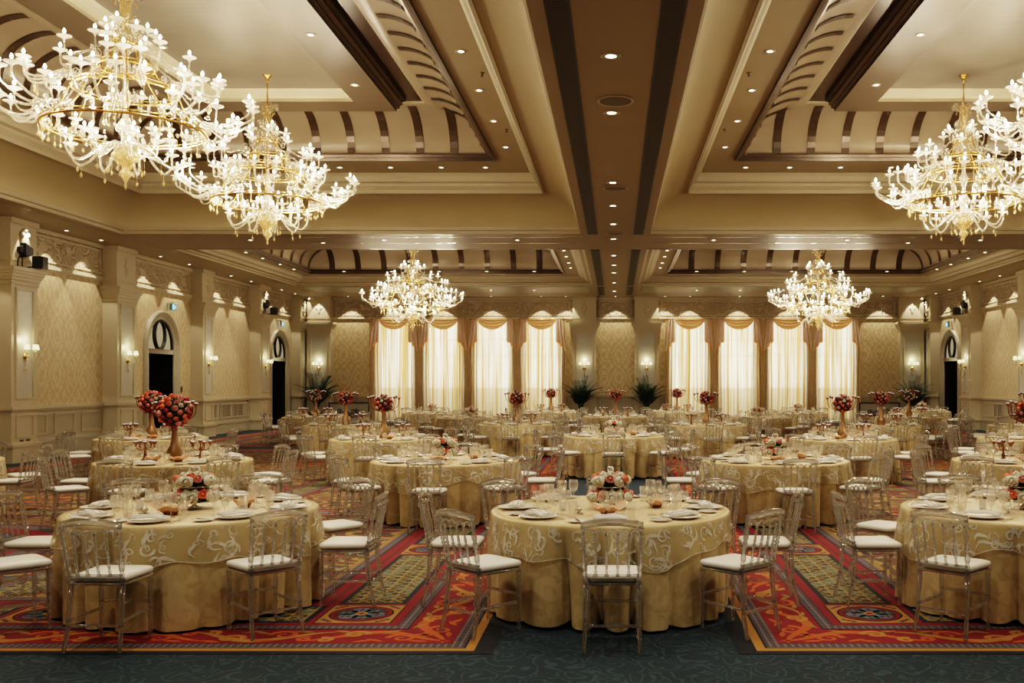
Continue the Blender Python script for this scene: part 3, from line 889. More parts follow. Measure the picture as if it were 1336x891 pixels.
for i, (a, b) in enumerate(PIL[:4]):
    for s in (-1, 1):
        u = (a + b) / 2
        if in_view(s * 13, u): sconce(FL if s < 0 else FR, u, 2.36, .4, 'gilt sconce with small cream shades on %s wall, %s pilaster from camera' % (SIDE[s], ['first', 'second', 'third', 'fourth'][i]))
for u, w in ((-12.6, 'left corner'), (-1.32, 'left-of-centre'), (1.32, 'right-of-centre'), (12.6, 'right corner')): sconce(FB, u, 2.36, .4, 'gilt sconce with small cream shades on back wall, %s pilaster' % w)

def stage_light(F, u, label):
    """pair of black theatre lamps on the pilaster ledge"""
    sg = -1 if F is FL else 1; p = Vector(F(u, 4.33, .42)); w = Vector(F(u, 0, 1)) - Vector(F(u, 0, 0)); rz = math.atan2(w.y, w.x) - PI / 2
    root = empty('stage_light', p, rz); tag(root, label, 'stage light')
    def X(q): return Matrix.Diagonal((sg, 1, 1, 1)) @ q
    b = MB(); b.M = Matrix.Diagonal((sg, 1, 1, 1)); b.box(-.30, .22, -.03, .03, 0, .015); b.tube([(-.2, 0, .01), (-.2, 0, .1), (-.18, .02, .22), (-.16, .03, .3)], .012, 6); b.tube([(-.04, 0, .01), (-.04, 0, .26)], .012, 6); b.tube([(.1, .02, .01), (.2, .14, .05)], .02, 6)
    obj('mounting_bar', b, M['blackmetal'], root)
    h = MB(); h.M = Matrix.Diagonal((sg, 1, 1, 1))
    h.rings([[(-.17, -.04, .34), (-.17, .05, .34), (-.17, .05, .44), (-.17, -.04, .44)], [(-.08, -.05, .28), (-.08, .07, .28), (-.08, .07, .48), (-.08, -.05, .48)],
             [(-.07, -.08, .22), (-.07, .10, .22), (-.07, .10, .54), (-.07, -.08, .54)], [(.22, -.05, .30), (.22, .09, .30), (.22, .09, .45), (.22, -.05, .45)]], 0, False, True, True, True)
    obj('lamp_housing', h, M['blackmetal'], root)
    k = MB(); k.M = Matrix.Diagonal((sg, 1, 1, 1)); k.box(.12, .36, .12, .34, .0, .27); k.box(.14, .34, .34, .352, .02, .25); obj('lamp_box', k, M['blackmetal'], root)
stage_light(FL, 21.5, 'black stage lamp pair on the ledge of the left wall nearest pilaster')
stage_light(FL, 36.4, 'black stage lamp pair on the ledge near the far left doorway')
stage_light(FR, 36.4, 'black stage lamp pair on the ledge near the right doorway')
for s, L in ((-1, (32.55, 33.6, 34.75)), (1, (32.9, 34.3))):
    for k, u in enumerate(L):
        F = FL if s < 0 else FR
        hwid = .26 if (s < 0 and k == 0) else .42
        mb = MB(); wbox(mb, F, u - hwid, u + hwid, .56, .98, .005, .02)
        o = obj('wall_grille', mb, M['wallvent']); tag(o, 'grey louvred air grille low on %s wall, %s from camera' % (SIDE[s], ['nearest', 'second', 'third'][k]), 'air grille')
        p = MB(); pframe(p, F, u - hwid - .04, u + hwid + .04, .52, 1.02, .005, .04, .035); obj('frame', p, M['wains'], o)
for s, u, z, lab in ((-1, 22.9 + 8.0 - .65, 1.55, 'small dark switch plate beside the nearer left doorway'),):
    mb = MB(); wbox(mb, FL, u - .05, u + .05, z - .09, z + .09, 0, .015); o = obj('switch_plate', mb, M['bronze']); tag(o, lab, 'switch')
    q = MB(); wbox(q, FL, u - .02, u + .02, z - .03, z + .03, .015, .022); obj('button', q, M['blackmetal'], o)
for u, z, o_, lab in ((21.58, .47, .4, 'pair of small dark outlets low on left wall nearest pilaster'), (24.0, .47, .0, 'pair of small dark outlets low on left wall dado')):
    mb = MB()
    for e in (-.12, .12): wbox(mb, FL, u + e - .06, u + e + .06, z - .03, z + .03, o_, o_ + .012)
    o = obj('wall_outlet', mb, M['bronze']); tag(o, lab, 'outlet')
mb = MB(); wbox(mb, FL, 35.6, 35.72, 1.07, 1.19, 0, .03); o = obj('fire_call_point', mb, M['c_darkred']); tag(o, 'small dark red call point under the rail on left wall', 'fire alarm')
q = MB(); wbox(q, FL, 35.63, 35.69, 1.10, 1.16, .03, .034); obj('cover', q, M['white'], o)
def screen(cx, label):
    root = empty('iron_screen', (cx, 40.6, 0)); tag(root, label, 'decorative screen')
    fr = MB(); W, H = .86, .92
    for (a, b, c, d) in ((-W, -W + .05, 0, H), (W - .05, W, 0, H), (-W, W, H - .05, H), (-W + .05, W - .05, .06, .10)): fr.box(a, b, -.02, .02, c, d)
    for e in (-1, 1): fr.box(e * W - .03, e * W + .03, -.16, .16, 0, .03)
    obj('frame', fr, M['blackmetal'], root)
    pn = MB(); pn.box(-W + .05, W - .05, .0, .008, .10, H - .05); obj('panel', pn, M['greypanel'], root)
    for e in (-1, 1):
        s_ = MB(); P = spiral((e * .16, .42), .04, .20, 0, 1.3 * e, 30); s_.tube([(a, -.03, b) for a, b in P], .02, 6)
        P = spiral((e * .38, .55), .02, .12, PI, -1.2 * e, 24); s_.tube([(a, -.03, b) for a, b in P], .018, 6)
        obj('scroll', s_, M['blackmetal'], root)
screen(-11.2, 'low black wrought iron screen with scrolls before back wall, left of windows')
screen(11.1, 'low black wrought iron screen with scrolls before back wall, right of windows')

def palm(x, y, label, sc=1.0, seed=1):
    rnd = random.Random(seed); root = empty('potted_palm', (x, y, 0)); root.scale = (sc,) * 3; tag(root, label, 'potted plant')
    p = MB(); p.lathe([(.20, 0), (.22, .03), (.27, .42), (.30, .45), (.30, .5), (.26, .5), (.25, .44)], 18); obj('planter', p, M['pot'], root)
    st = MB(); fo = MB()
    for k in range(34):
        a = rnd.random() * 6.28; ln = .9 + rnd.random() * .75; sp = .25 + rnd.random() * .75
        h0 = .5; pts = []
        for i in range(9):
            t = i / 8
            r = .05 + sp * t * t * .85 + .05 * t
            z = h0 + ln * (t - .32 * sp * t * t * t)
            pts.append(Vector((r * math.cos(a), r * math.sin(a), z)))
        st.tube(pts, [.012 * (1 - .8 * i / 8) for i in range(9)], 5)
        for i in range(3, 9):
            for h in (0, .5):
                if i == 8 and h: continue
                q = pts[i].lerp(pts[min(i + 1, 8)], h); d = (pts[min(i + 1, 8)] - pts[i - 1]).normalized(); sd = d.cross(Vector((0, 0, 1)))
                sd = sd.normalized() if sd.length > 1e-4 else Vector((1, 0, 0))
                L = .30 * (1.1 - .55 * (i / 8))
                for e in (-1, 1):
                    tip = q + (sd * e * .75 + d * .75 + Vector((0, 0, -.25))).normalized() * L; mid = q.lerp(tip, .4); wv = d * .022
                    fo.poly([q, mid + wv, tip, mid - wv])
    obj('stem', st, M['palm'], root); obj('fronds', fo, M['palm'], root)['kind'] = 'stuff'
palm(-1.45, 40.2, 'dark green potted palm before back wall, left-of-centre pilaster', 1.0, 3)
palm(1.28, 40.2, 'dark green potted palm before back wall, right-of-centre pilaster', 1.0, 4)
palm(-12.35, 39.9, 'dark green potted palm in the left corner by back wall', 1.08, 5)
palm(12.3, 39.9, 'dark green potted palm in the right corner by back wall', 1.0, 6)

# downlights -------------------------------------------------------------------------------
dl_p = Proto('downlight', 'downlight')
t_ = MB(); t_.lathe([(.045, 0), (.045, .004), (.075, -.004), (.085, 0), (.085, .006)], 16, cap=False); dl_p.part('trim_ring', t_, M['cream'])
t_ = MB(); t_.lathe([(.046, .001), (.0, .001)], 14, cap=False); dl_p.part('lens', t_, M['down'])
def downlight(x, y, z, label, group=None, sc=1.0, pw=0):
    dl_p.place((x, y, z - .007), 0, label, group, sc)
    if pw: DLS.append((x, y, z - .03, pw))
DLS = []
ORD = ['first', 'second', 'third', 'fourth', 'fifth', 'sixth', 'seventh', 'eighth', 'ninth', 'tenth', 'eleventh', 'twelfth', 'thirteenth', 'fourteenth', 'fifteenth', 'sixteenth']
for k, y in enumerate((10.7, 12.96, 17.5, 19.8, 22.1, 24.4, 27.6, 29.9, 32.0, 35.2, 38.5)):
    downlight(-.05, y, 5.4, 'round recessed downlight on central ceiling beam, %s from the camera' % ORD[k], 'downlights along the central beam', 1.35, 1)
for s in (-1, 1):
    for k, y in enumerate((9.0, 11.2, 14.2, 16.1, 18.0, 20.0)):
        downlight(s * 2.27, y, 6.65, 'recessed downlight in %s coffer border beside the central beam, %s from the camera' % (SIDE[s], ORD[k]), 'downlights beside the central beam', 1, 1.2)
    for k, x in enumerate((2.95, 3.95, 5.1, 6.25, 7.4, 8.5, 9.6)):
        downlight(s * x, 21.9, 6.65, 'recessed downlight across the far border of %s front coffer, %s from centre' % (SIDE[s], ORD[k]), 'downlights across the front coffers')
    for k, y in enumerate((12.2, 15.05, 17.6)):
        for e, x in (('inner', 4.75), ('outer', 8.0)):
            downlight(s * x, y, 7.2, 'recessed downlight in brown frame of %s coffer, %s side, %s from the camera' % (SIDE[s], e, ORD[k]), 'downlights in the coffer frames', 1, 1.6)
    for k, x in enumerate((5.15, 7.6)): downlight(s * x, 16.2, 7.4, 'recessed downlight in %s silver ceiling panel, %s one' % (SIDE[s], ['inner', 'outer'][k]))
    for k, y in enumerate((27.6, 29.0, 30.4, 32.0, 33.4)):
        downlight(s * 1.55, y, 5.73, 'recessed downlight at inner edge of %s back coffer, %s from the camera' % (SIDE[s], ORD[k]), 'downlights at the back coffers', 1, .8)
        downlight(s * 11.25, y + .4, 5.73, 'recessed downlight at outer edge of %s back coffer, %s from the camera' % (SIDE[s], ORD[k]), 'downlights at the back coffers', 1, .8)
    for k, x in enumerate((2.9, 4.6, 6.3, 8.0, 9.7)):
        downlight(s * x, 34.5, 5.73, 'recessed downlight across far edge of %s back coffer, %s from centre' % (SIDE[s], ORD[k]), 'downlights at the back coffers', 1, .8)
        downlight(s * (x - .4), 24.6 + .5 * (k % 2), 5.4, 'recessed downlight under %s cross beam, %s from centre' % (SIDE[s], ORD[k]), 'downlights under the cross beam')
        downlight(s * (x + .3), 38.0, 5.39, 'recessed downlight in %s grey-green ceiling panel, %s from centre' % (SIDE[s], ORD[k]), 'downlights near the window wall')
def spot(p, to, power, size=1.15, blend=.35, col=(1, .88, .70), r=.03):
    d = bpy.data.lights.new('wall_washer', 'SPOT'); d.energy = power; d.spot_size = size; d.spot_blend = blend; d.color = col; d.shadow_soft_size = r
    o = bpy.data.objects.new('wall_washer', d); COL.objects.link(o); o.location = p
    o.rotation_euler = (Vector(to) - Vector(p)).to_track_quat('-Z', 'Y').to_euler(); return o
for x, y, z, pw in DLS: spot((x, y, z), (x, y, 0), DOWN * pw, 1.9, .6, (1, .88, .70))
for x in (-9, -3.2, 0, 3.2, 9):
    for y in (3.5, 6.2): spot((x, y, 5.36), (x, y, 0), DOWN * 1.6, 1.9, .6, (1, .88, .70))  # unseen spots over the near floor, no fittings built
# wall washers: fittings plus their light
for s in (-1, 1):
    F = FL if s < 0 else FR; n = 0
    for (a, b) in ((17.2, 21.1), (22.05, 25.6), (26.6, 30.9), (31.75, 35.9), (36.9, 40.5)):
        for t in (.28, .72):
            u = a + (b - a) * t; p = F(u, 5.39, .50)
            if not in_view(s * 13, u, 40): continue
            downlight(p[0], p[1], 5.4, 'recessed wall-washing downlight by %s wall, %s from the camera' % (SIDE[s], ORD[n]), 'wall washers', .9); n += 1
            spot((p[0], p[1], 5.36), F(u, 2.6, .02), 115, 1.2, .12)
    for i in (0, 3, 4):
        u = (PIL[i][0] + PIL[i][1]) / 2; p = F(u, 5.36, .62)
        if in_view(s * 13, u, 40): spot(p, F(u, 4.6, .42), 90, 1.0)
n = 0
for u in (-11.3, -9.45, -7.35, -5.25, -3.15, -2.1, 0, 2.1, 3.15, 5.25, 7.35, 9.45, 11.3):
    p = FB(u, 5.39, .6); downlight(p[0], p[1], 5.4, 'recessed wall-washing downlight before back wall, %s from left' % ORD[n], 'wall washers', .9); n += 1
    spot((p[0], p[1], 5.36), FB(u, 3.0, .02), 120, 1.2, .12)
for u in (-12.6, 12.6): spot(FB(u, 5.36, .75), FB(u, 4.6, .42), 70, 1.0)
sp_p = Proto('ceiling_speaker', 'ceiling speaker')
t_ = MB(); t_.lathe([(.0, -.006), (.19, -.006), (.22, -.004), (.22, .004)], 24, cap=False); sp_p.part('grille', t_, M['boxsoffit'])
t_ = MB(); t_.lathe([(.205, -.004), (.215, -.010), (.235, -.008), (.24, .002)], 24, cap=False); sp_p.part('rim', t_, M['cream'])
for k, y in enumerate((12.4, 18.0, 23.5)): sp_p.place((0, y, 5.393), 0, 'round flush ceiling speaker in the central beam, %s from the camera' % ORD[k])
for s in (-1, 1): sp_p.place((s * 3.75, 13.2, 7.50), 0, 'round flush ceiling speaker in %s coffer' % SIDE[s])
spk = Proto('sprinkler', 'sprinkler')
t_ = MB(); t_.lathe([(.04, 0), (.04, -.008), (.012, -.012), (.012, -.05), (.03, -.052), (.03, -.058)], 8); spk.part('head', t_, M['bronze2'])
for s in (-1, 1):
    for k, y in enumerate((11.9, 15.2, 18.6)): spk.place((s * 2.1, y, 6.65), 0, 'small dark sprinkler head in %s coffer border, %s from the camera' % (SIDE[s], ORD[k]))
# ------------------------------------------------------------------ patterned rugs
RM = ['c_navy', 'c_gold', 'c_grey', 'c_red', 'c_orange', 'c_lattice', 'c_arab', 'c_darkred', 'c_teal', 'c_slate', 'c_ochre', 'c_sand']
RI = {k: i for i, k in enumerate(RM)}
def rug(s, x_in, x_out, y0, y1, label, front=True):
    mb = MB()
    f0 = lambda lv: (lambda a, b: (s * (x_in + a), y0 + b, .003 + .0004 * lv))
    W, L = x_out - x_in, y1 - y0
    def rect(a0, a1, b0, b1, m, lv):
        f = f0(lv); mb.poly([f(a0, b0), f(a1, b0), f(a1, b1), f(a0, b1)], RI[m])
    def disc(ca, cb, r, m, lv, ry=None, n=40):
        f = f0(lv); ry = ry or r
        mb.poly([f(ca + r * math.cos(2 * PI * i / n), cb + ry * math.sin(2 * PI * i / n)) for i in range(n)], RI[m])
    def inset(d, m, lv): rect(d, W - d, d, L - d, m, lv)
    rect(-.13, W + .13, -.07, L + .07, 'c_navy', 0)
    inset(0, 'c_gold', 1); inset(.065, 'c_navy', 2); inset(.08, 'c_grey', 3); inset(.17, 'c_red', 4); inset(.555, 'c_navy', 9); inset(.565, 'c_grey', 9.3); inset(.645, 'c_darkred', 9.6); inset(.66, 'c_red', 9.8)
    q0, q1 = .72, 1.30                                       # square / lattice band
    rect(q0 - .02, W - q0 + .02, q0 - .02, L - q0 + .02, 'c_red', 9.9)
    # scrolls in the red band
    def scroll_band(fm, ln, lv=5):
        step = .86; k = max(1, round(ln / step)); st = ln / k
        zi = [0.0]
        def f(a, b): return fm(a, b, lv + zi[0])
        for i in range(k):
            c = (i + .5) * st; up = 1 if i % 2 else -1; zi[0] = 0
            P = []
            for j in range(31):
                t = j / 30; P.append((c - st * .62 + st * 1.24 * t, .36 + up * .115 * math.cos(t * 2 * PI)))
            zi[0] = .2; mb.ribbon(P, [.014 + .066 * math.sin(PI * j / 30) for j in range(31)], f, RI['c_gold' if i % 2 else 'c_orange'])
            for (da, db, r0, a0, tn) in ((-.18, .04 * up, .105, 0, 1.35), (.17, -.055 * up, .09, PI, -1.35), (.36, .085 * up, .06, 1, 1.2), (-.36, -.07 * up, .055, 2, -1.2)):
                zi[0] += .25; S = spiral((c + da * st / .86, .36 + db), r0, .012, a0, tn, 26)
                mb.ribbon(S, [.048 - .03 * j / 26 for j in range(27)], f, RI['c_orange' if da < 0 else 'c_gold'])
            for (da, db, aa) in ((0, .10 * up, .5), (.08, .12 * up, -.4), (-.30, .12 * up, .2), (.28, -.13 * up, .3), (-.07, -.13 * up, 2.6)):
                zi[0] += .25; lf = [(c + da + .075 * t * math.cos(aa), .36 + db + .075 * t * math.sin(aa) * 1.0) for t in (-1, -.5, 0, .5, 1)]
                mb.ribbon(lf, [.004, .036, .046, .03, .004], f, RI['c_ochre' if db > 0 else 'c_orange'])
    scroll_band(lambda a, b, lv: f0(lv)(a + .3, b), W - .6)
    scroll_band(lambda a, b, lv: f0(lv)(b, a + .3), L - .6)
    scroll_band(lambda a, b, lv: f0(lv)(W - b, a + .3), L - .6)
    scroll_band(lambda a, b, lv: f0(lv)(a + .3, L - b), W - .6)
    # squares with rosettes alternating with lattice panels
    def square(ca, cb, h=.29):
        rect(ca - h, ca + h, cb - h, cb + h, 'c_navy', 10); rect(ca - h + .012, ca + h - .012, cb - h + .012, cb + h - .012, 'c_gold', 11)
        for sx in (-1, 1):
            for sy in (-1, 1):
                for k in range(3): disc(ca + sx * (h - .05 - .03 * k), cb + sy * (h - .05 - .03 * (2 - k)), .022, 'c_teal' if k != 1 else 'c_red', 12, n=8)
        disc(ca, cb, .245, 'c_navy', 12); disc(ca, cb, .23, 'c_red', 13); disc(ca, cb, .205, 'c_darkred', 14)
        for k in range(6):
            a = k * PI / 3 + .26; disc(ca + .115 * math.cos(a), cb + .115 * math.sin(a), .075, 'c_slate' if k % 2 else 'c_teal', 15, n=16); disc(ca + .13 * math.cos(a), cb + .13 * math.sin(a), .04, 'c_grey', 16, n=12)
        disc(ca, cb, .05, 'c_gold', 17, n=14); disc(ca, cb, .025, 'c_red', 18, n=10)
    def lattice(a0, a1, b0, b1):
        rect(a0, a1, b0, b1, 'c_navy', 10); rect(a0 + .045, a1 - .045, b0 + .045, b1 - .045, 'c_lattice', 11)
    P = 2.70; m = (q0 + q1) / 2; ny = max(1, round((L - 2 * m) / P)); py = (L - 2 * m) / ny; nx = max(1, round((W - 2 * m) / P)); px_ = (W - 2 * m) / nx
    for e in (m, W - m):
        for k in range(ny + 1):
            square(e, m + k * py)
            if k < ny: lattice(e - .27, e + .27, m + k * py + .33, m + (k + 1) * py - .33)
    for e in (m, L - m):
        for k in range(nx + 1):
            if 0 < k < nx: square(m + k * px_, e)
            if k < nx: lattice(m + k * px_ + .33, m + (k + 1) * px_ - .33, e - .27, e + .27)
    i0 = 1.34
    rect(i0, W - i0, i0, L - i0, 'c_darkred', 10); rect(i0 + .03, W - i0 - .03, i0 + .03, L - i0 - .03, 'c_red', 11)
    rect(i0 + .11, W - i0 - .11, i0 + .11, L - i0 - .11, 'c_navy', 12); rect(i0 + .13, W - i0 - .13, i0 + .13, L - i0 - .13, 'c_grey', 13)
    j0 = i0 + .23; rect(j0, W - j0, j0, L - j0, 'c_ochre', 14); rect(j0 + .05, W - j0 - .05, j0 + .05, L - j0 - .05, 'c_arab', 15)
    # field: cross bands and round medallions
    cx = W * .58; n = max(1, round(L / 7.2)); k0 = 3.9
    for k in range(ny):
        b = m + (k + 1) * py
        if b > L - 2: break
        rect(j0 + .05, W - j0 - .05, b - .37, b + .37, 'c_red', 16); rect(j0 + .05, W - j0 - .05, b - .31, b + .31, 'c_navy', 17)
        a = j0 + .12
        while a < W - j0 - 1.0:
            rect(a, a + 1.0, b - .24, b + .24, 'c_lattice', 18); a += 1.08
            if a + .5 < W - j0: rect(a, a + .46, b - .24, b + .24, 'c_gold', 18); disc(a + .23, b, .18, 'c_red', 19, .18, 20); disc(a + .23, b, .1, 'c_slate', 20, .1, 14)
            a += .54
    for a in (W * .36, W * .80):
        rect(a - .30, a + .30, j0 + .1, L - j0 - .1, 'c_red', 20.5); rect(a - .25, a + .25, j0 + .1, L - j0 - .1, 'c_grey', 21); rect(a - .16, a + .16, j0 + .1, L - j0 - .1, 'c_lattice', 21.5)
    for k in range(3):
        b = k0 + 7.2 * k
        if b > L - 2.2: break
        for (r, mm) in ((1.75, 'c_navy'), (1.72, 'c_darkred'), (1.66, 'c_grey'), (1.44, 'c_red'), (1.16, 'c_navy'), (1.10, 'c_teal'), (.8, 'c_gold'), (.76, 'c_arab'), (.36, 'c_red'), (.3, 'c_slate'), (.12, 'c_gold')):
            disc(cx, b, r, mm, 22 + [1.75, 1.72, 1.66, 1.44, 1.16, 1.10, .8, .76, .36, .3, .12].index(r), n=64)
        for e in (-1, 1):                                    # orange rays between the medallions
            for q in range(5):
                bb = b + 2.2 + q * .55
                if bb > L - j0 - .5: break
                mb.ribbon([(cx + e * .3, bb), (cx + e * 1.3, bb + .25), (cx + e * 2.2, bb + .1)], [.05, .2, .04], f0(19), RI['c_orange' if q % 2 else 'c_gold'])
                mb.ribbon([(cx + e * .5, bb + .28), (cx + e * 1.5, bb + .48), (cx + e * 2.1, bb + .38)], [.03, .12, .03], f0(19), RI['c_red'])
    # orange scrolls on the long outer side
    o = obj('patterned_carpet', mb, [M[k] for k in RM]); tag(o, label, 'carpet')
for s in (-1, 1):
    rug(s, .94, 12.55, 6.41, 25.55, 'red and gold bordered carpet with medallions, %s front half of the room' % SIDE[s])
    rug(s, .94, 12.55, 26.6, 39.0, 'red and gold bordered carpet, %s far half of the room' % SIDE[s])

# ------------------------------------------------------------------ chair
def build_chair(near=True):
    ch = Proto('acrylic_chair', 'chair'); A = M['acrylic']; sg = 8 if near else 5
    bk = MB()
    for e in (-1, 1):                                          # back posts, turned
        prof = [(0, .019), (.1, .019), (.12, .011), (.16, .019), (.2, .011), (.24, .018), (.32, .019), (.36, .011), (.4, .018), (.44, .011), (.48, .02), (.52, .011), (.56, .019), (.6, .011), (.64, .018), (.72, .019), (.76, .011), (.8, .018), (.84, .011), (.88, .018), (.92, .011), (.96, .017), (1, .014)]
        if not near: prof = prof[::3] + [prof[-1]]
        bk.spin((e * .175, -.185, .445), (e * .192, -.258, .83), prof, sg)
    n = 14; top = []; 
    for i in range(n + 1):                                     # curved crest
        u = -1 + 2 * i / n; x = u * .205; zc = .835 + .028 * (1 - u * u); yy = -.258 - .03 * (1 - u * u)
        h = .024; t = .010
        top.append([(x, yy - t, zc - h), (x, yy + t, zc - h), (x, yy + t + .004, zc + h * .7), (x, yy, zc + h), (x, yy - t - .004, zc + h * .7)])
    bk.rings(top, 0, True, True, True, True)
    xs = [-.188, -.113, -.038, .038, .113, .188]
    for a, b in zip(xs[:-1], xs[1:]):                           # little arches under the crest
        c = (a + b) / 2; r = (b - a) / 2
        bk.tube([(c + r * math.cos(PI - PI * k / 6), -.262 - .02 * (1 - (c / .2) ** 2), .775 + .035 * math.sin(PI * k / 6)) for k in range(7)], .0085, 5 if near else 4)
    bk.tube([(-.176, -.195, .50), (0, -.208, .50), (.176, -.195, .50)], .011, 5)
    ch.part('backrest', bk, A)
    sp = MB(); prof = [(0, .015), (.04, .013), (.07, .007), (.11, .012), (.15, .007), (.20, .009), (.28, .0105), (.32, .007), (.36, .014), (.40, .007), (.44, .015), (.48, .007), (.52, .014), (.56, .007), (.62, .0105), (.70, .009), (.76, .007), (.80, .012), (.84, .007), (.88, .012), (.92, .007), (.96, .012), (1, .008)]
    if not near: prof = [(0, .012), (.3, .009), (.45, .013), (.6, .009), (1, .009)]
    sp.spin((0, 0, 0), (0, -.055, .275), prof, sg - 1)
    spm = sp
    me = spm.mesh('spindle', [A])
    for x in (-.108, -.036, .036, .108):
        ch.parts.append(('spindle', me, sp, [A], -1, Matrix.Translation((x, -.206 - .014 * (1 - (x / .17) ** 2), .50)), None))
    lg = MB(); lg.spin((0, 0, 0), (0, 0, -.43), [(0, .021), (.1, .021), (.13, .013), (.17, .021), (.2, .014), (.26, .019), (.5, .016), (.62, .013), (.66, .018), (.7, .012), (.9, .012), (.93, .016), (1, .012)], sg)
    ml = lg.mesh('leg', [A])
    for e in (-1, 1): ch.parts.append(('leg', ml, lg, [A], -1, Matrix.Translation((e * .172, .175, .43)), None))
    for e in (-1, 1):
        r = MB(); r.tube([(e * .172, -.18, .445), (e * .174, -.19, .30), (e * .178, -.21, .14), (e * .185, -.245, .0)], [.020, .018, .016, .014], sg); ch.part('leg', r, A)
    st_prof = [(0, .010), (.12, .014), (.16, .009), (.2, .014), (.24, .009), (.36, .013), (.40, .009), (.44, .016), (.47, .010), (.5, .018), (.53, .010), (.56, .016), (.6, .009), (.64, .013), (.76, .009), (.8, .014), (.84, .009), (.88, .014), (1, .010)]
    for p, q in (((-.172, .175, .20), (-.18, -.205, .20)), ((.172, .175, .20), (.18, -.205, .20)), ((-.172, .175, .25), (.172, .175, .25)), ((-.178, -.203, .17), (.178, -.203, .17))):
        t = MB(); t.spin(p, q, st_prof if near else [(0, .01), (.5, .015), (1, .01)], sg - 1); ch.part('stretcher', t, A)
    def slab(y0, y1, w0, w1, z0, z1, bev, mat, name):
        t = MB(); rings = []
        def outline(k, z):
            P = []
            c = [(-w1 + k, y1 - k), (w1 - k, y1 - k), (w0 - k, y0 + k), (-w0 + k, y0 + k)]
            r = .05
            for i in range(4):
                p0, p1, p2 = Vector((*c[i - 1], 0)), Vector((*c[i], 0)), Vector((*c[(i + 1) % 4], 0))
                a = p1 + (p0 - p1).normalized() * r; b = p1 + (p2 - p1).normalized() * r
                for t_ in (0, .33, .66, 1): 
                    q = a.lerp(p1, t_).lerp(p1.lerp(b, t_), t_); P.append((q.x, q.y, z))
            return P
        for k, z in ((bev, z0), (0, z0 + bev * .6), (0, z1 - bev), (bev * .35, z1 - bev * .35), (bev * 1.4, z1)): rings.append(outline(k, z))
        t.rings(rings, 0, True, True, True, False)
        # domed top
        cen = t.vert((0, (y0 + y1) / 2, z1 + bev * .35)); last = rings[-1]; b0 = len(t.v) - 1 - len(last)
        nn = len(last)
        for i in range(nn): t.face((b0 + i, b0 + (i + 1) % nn, cen), 0, True)
        return ch.part(name, t, mat)
    slab(-.195, .20, .185, .205, .43, .447, .004, A, 'seat')
    slab(-.19, .198, .178, .20, .448, .498, .018, M['cushion'], 'cushion')
    return ch
CH_N = build_chair(True); CH_F = build_chair(False)

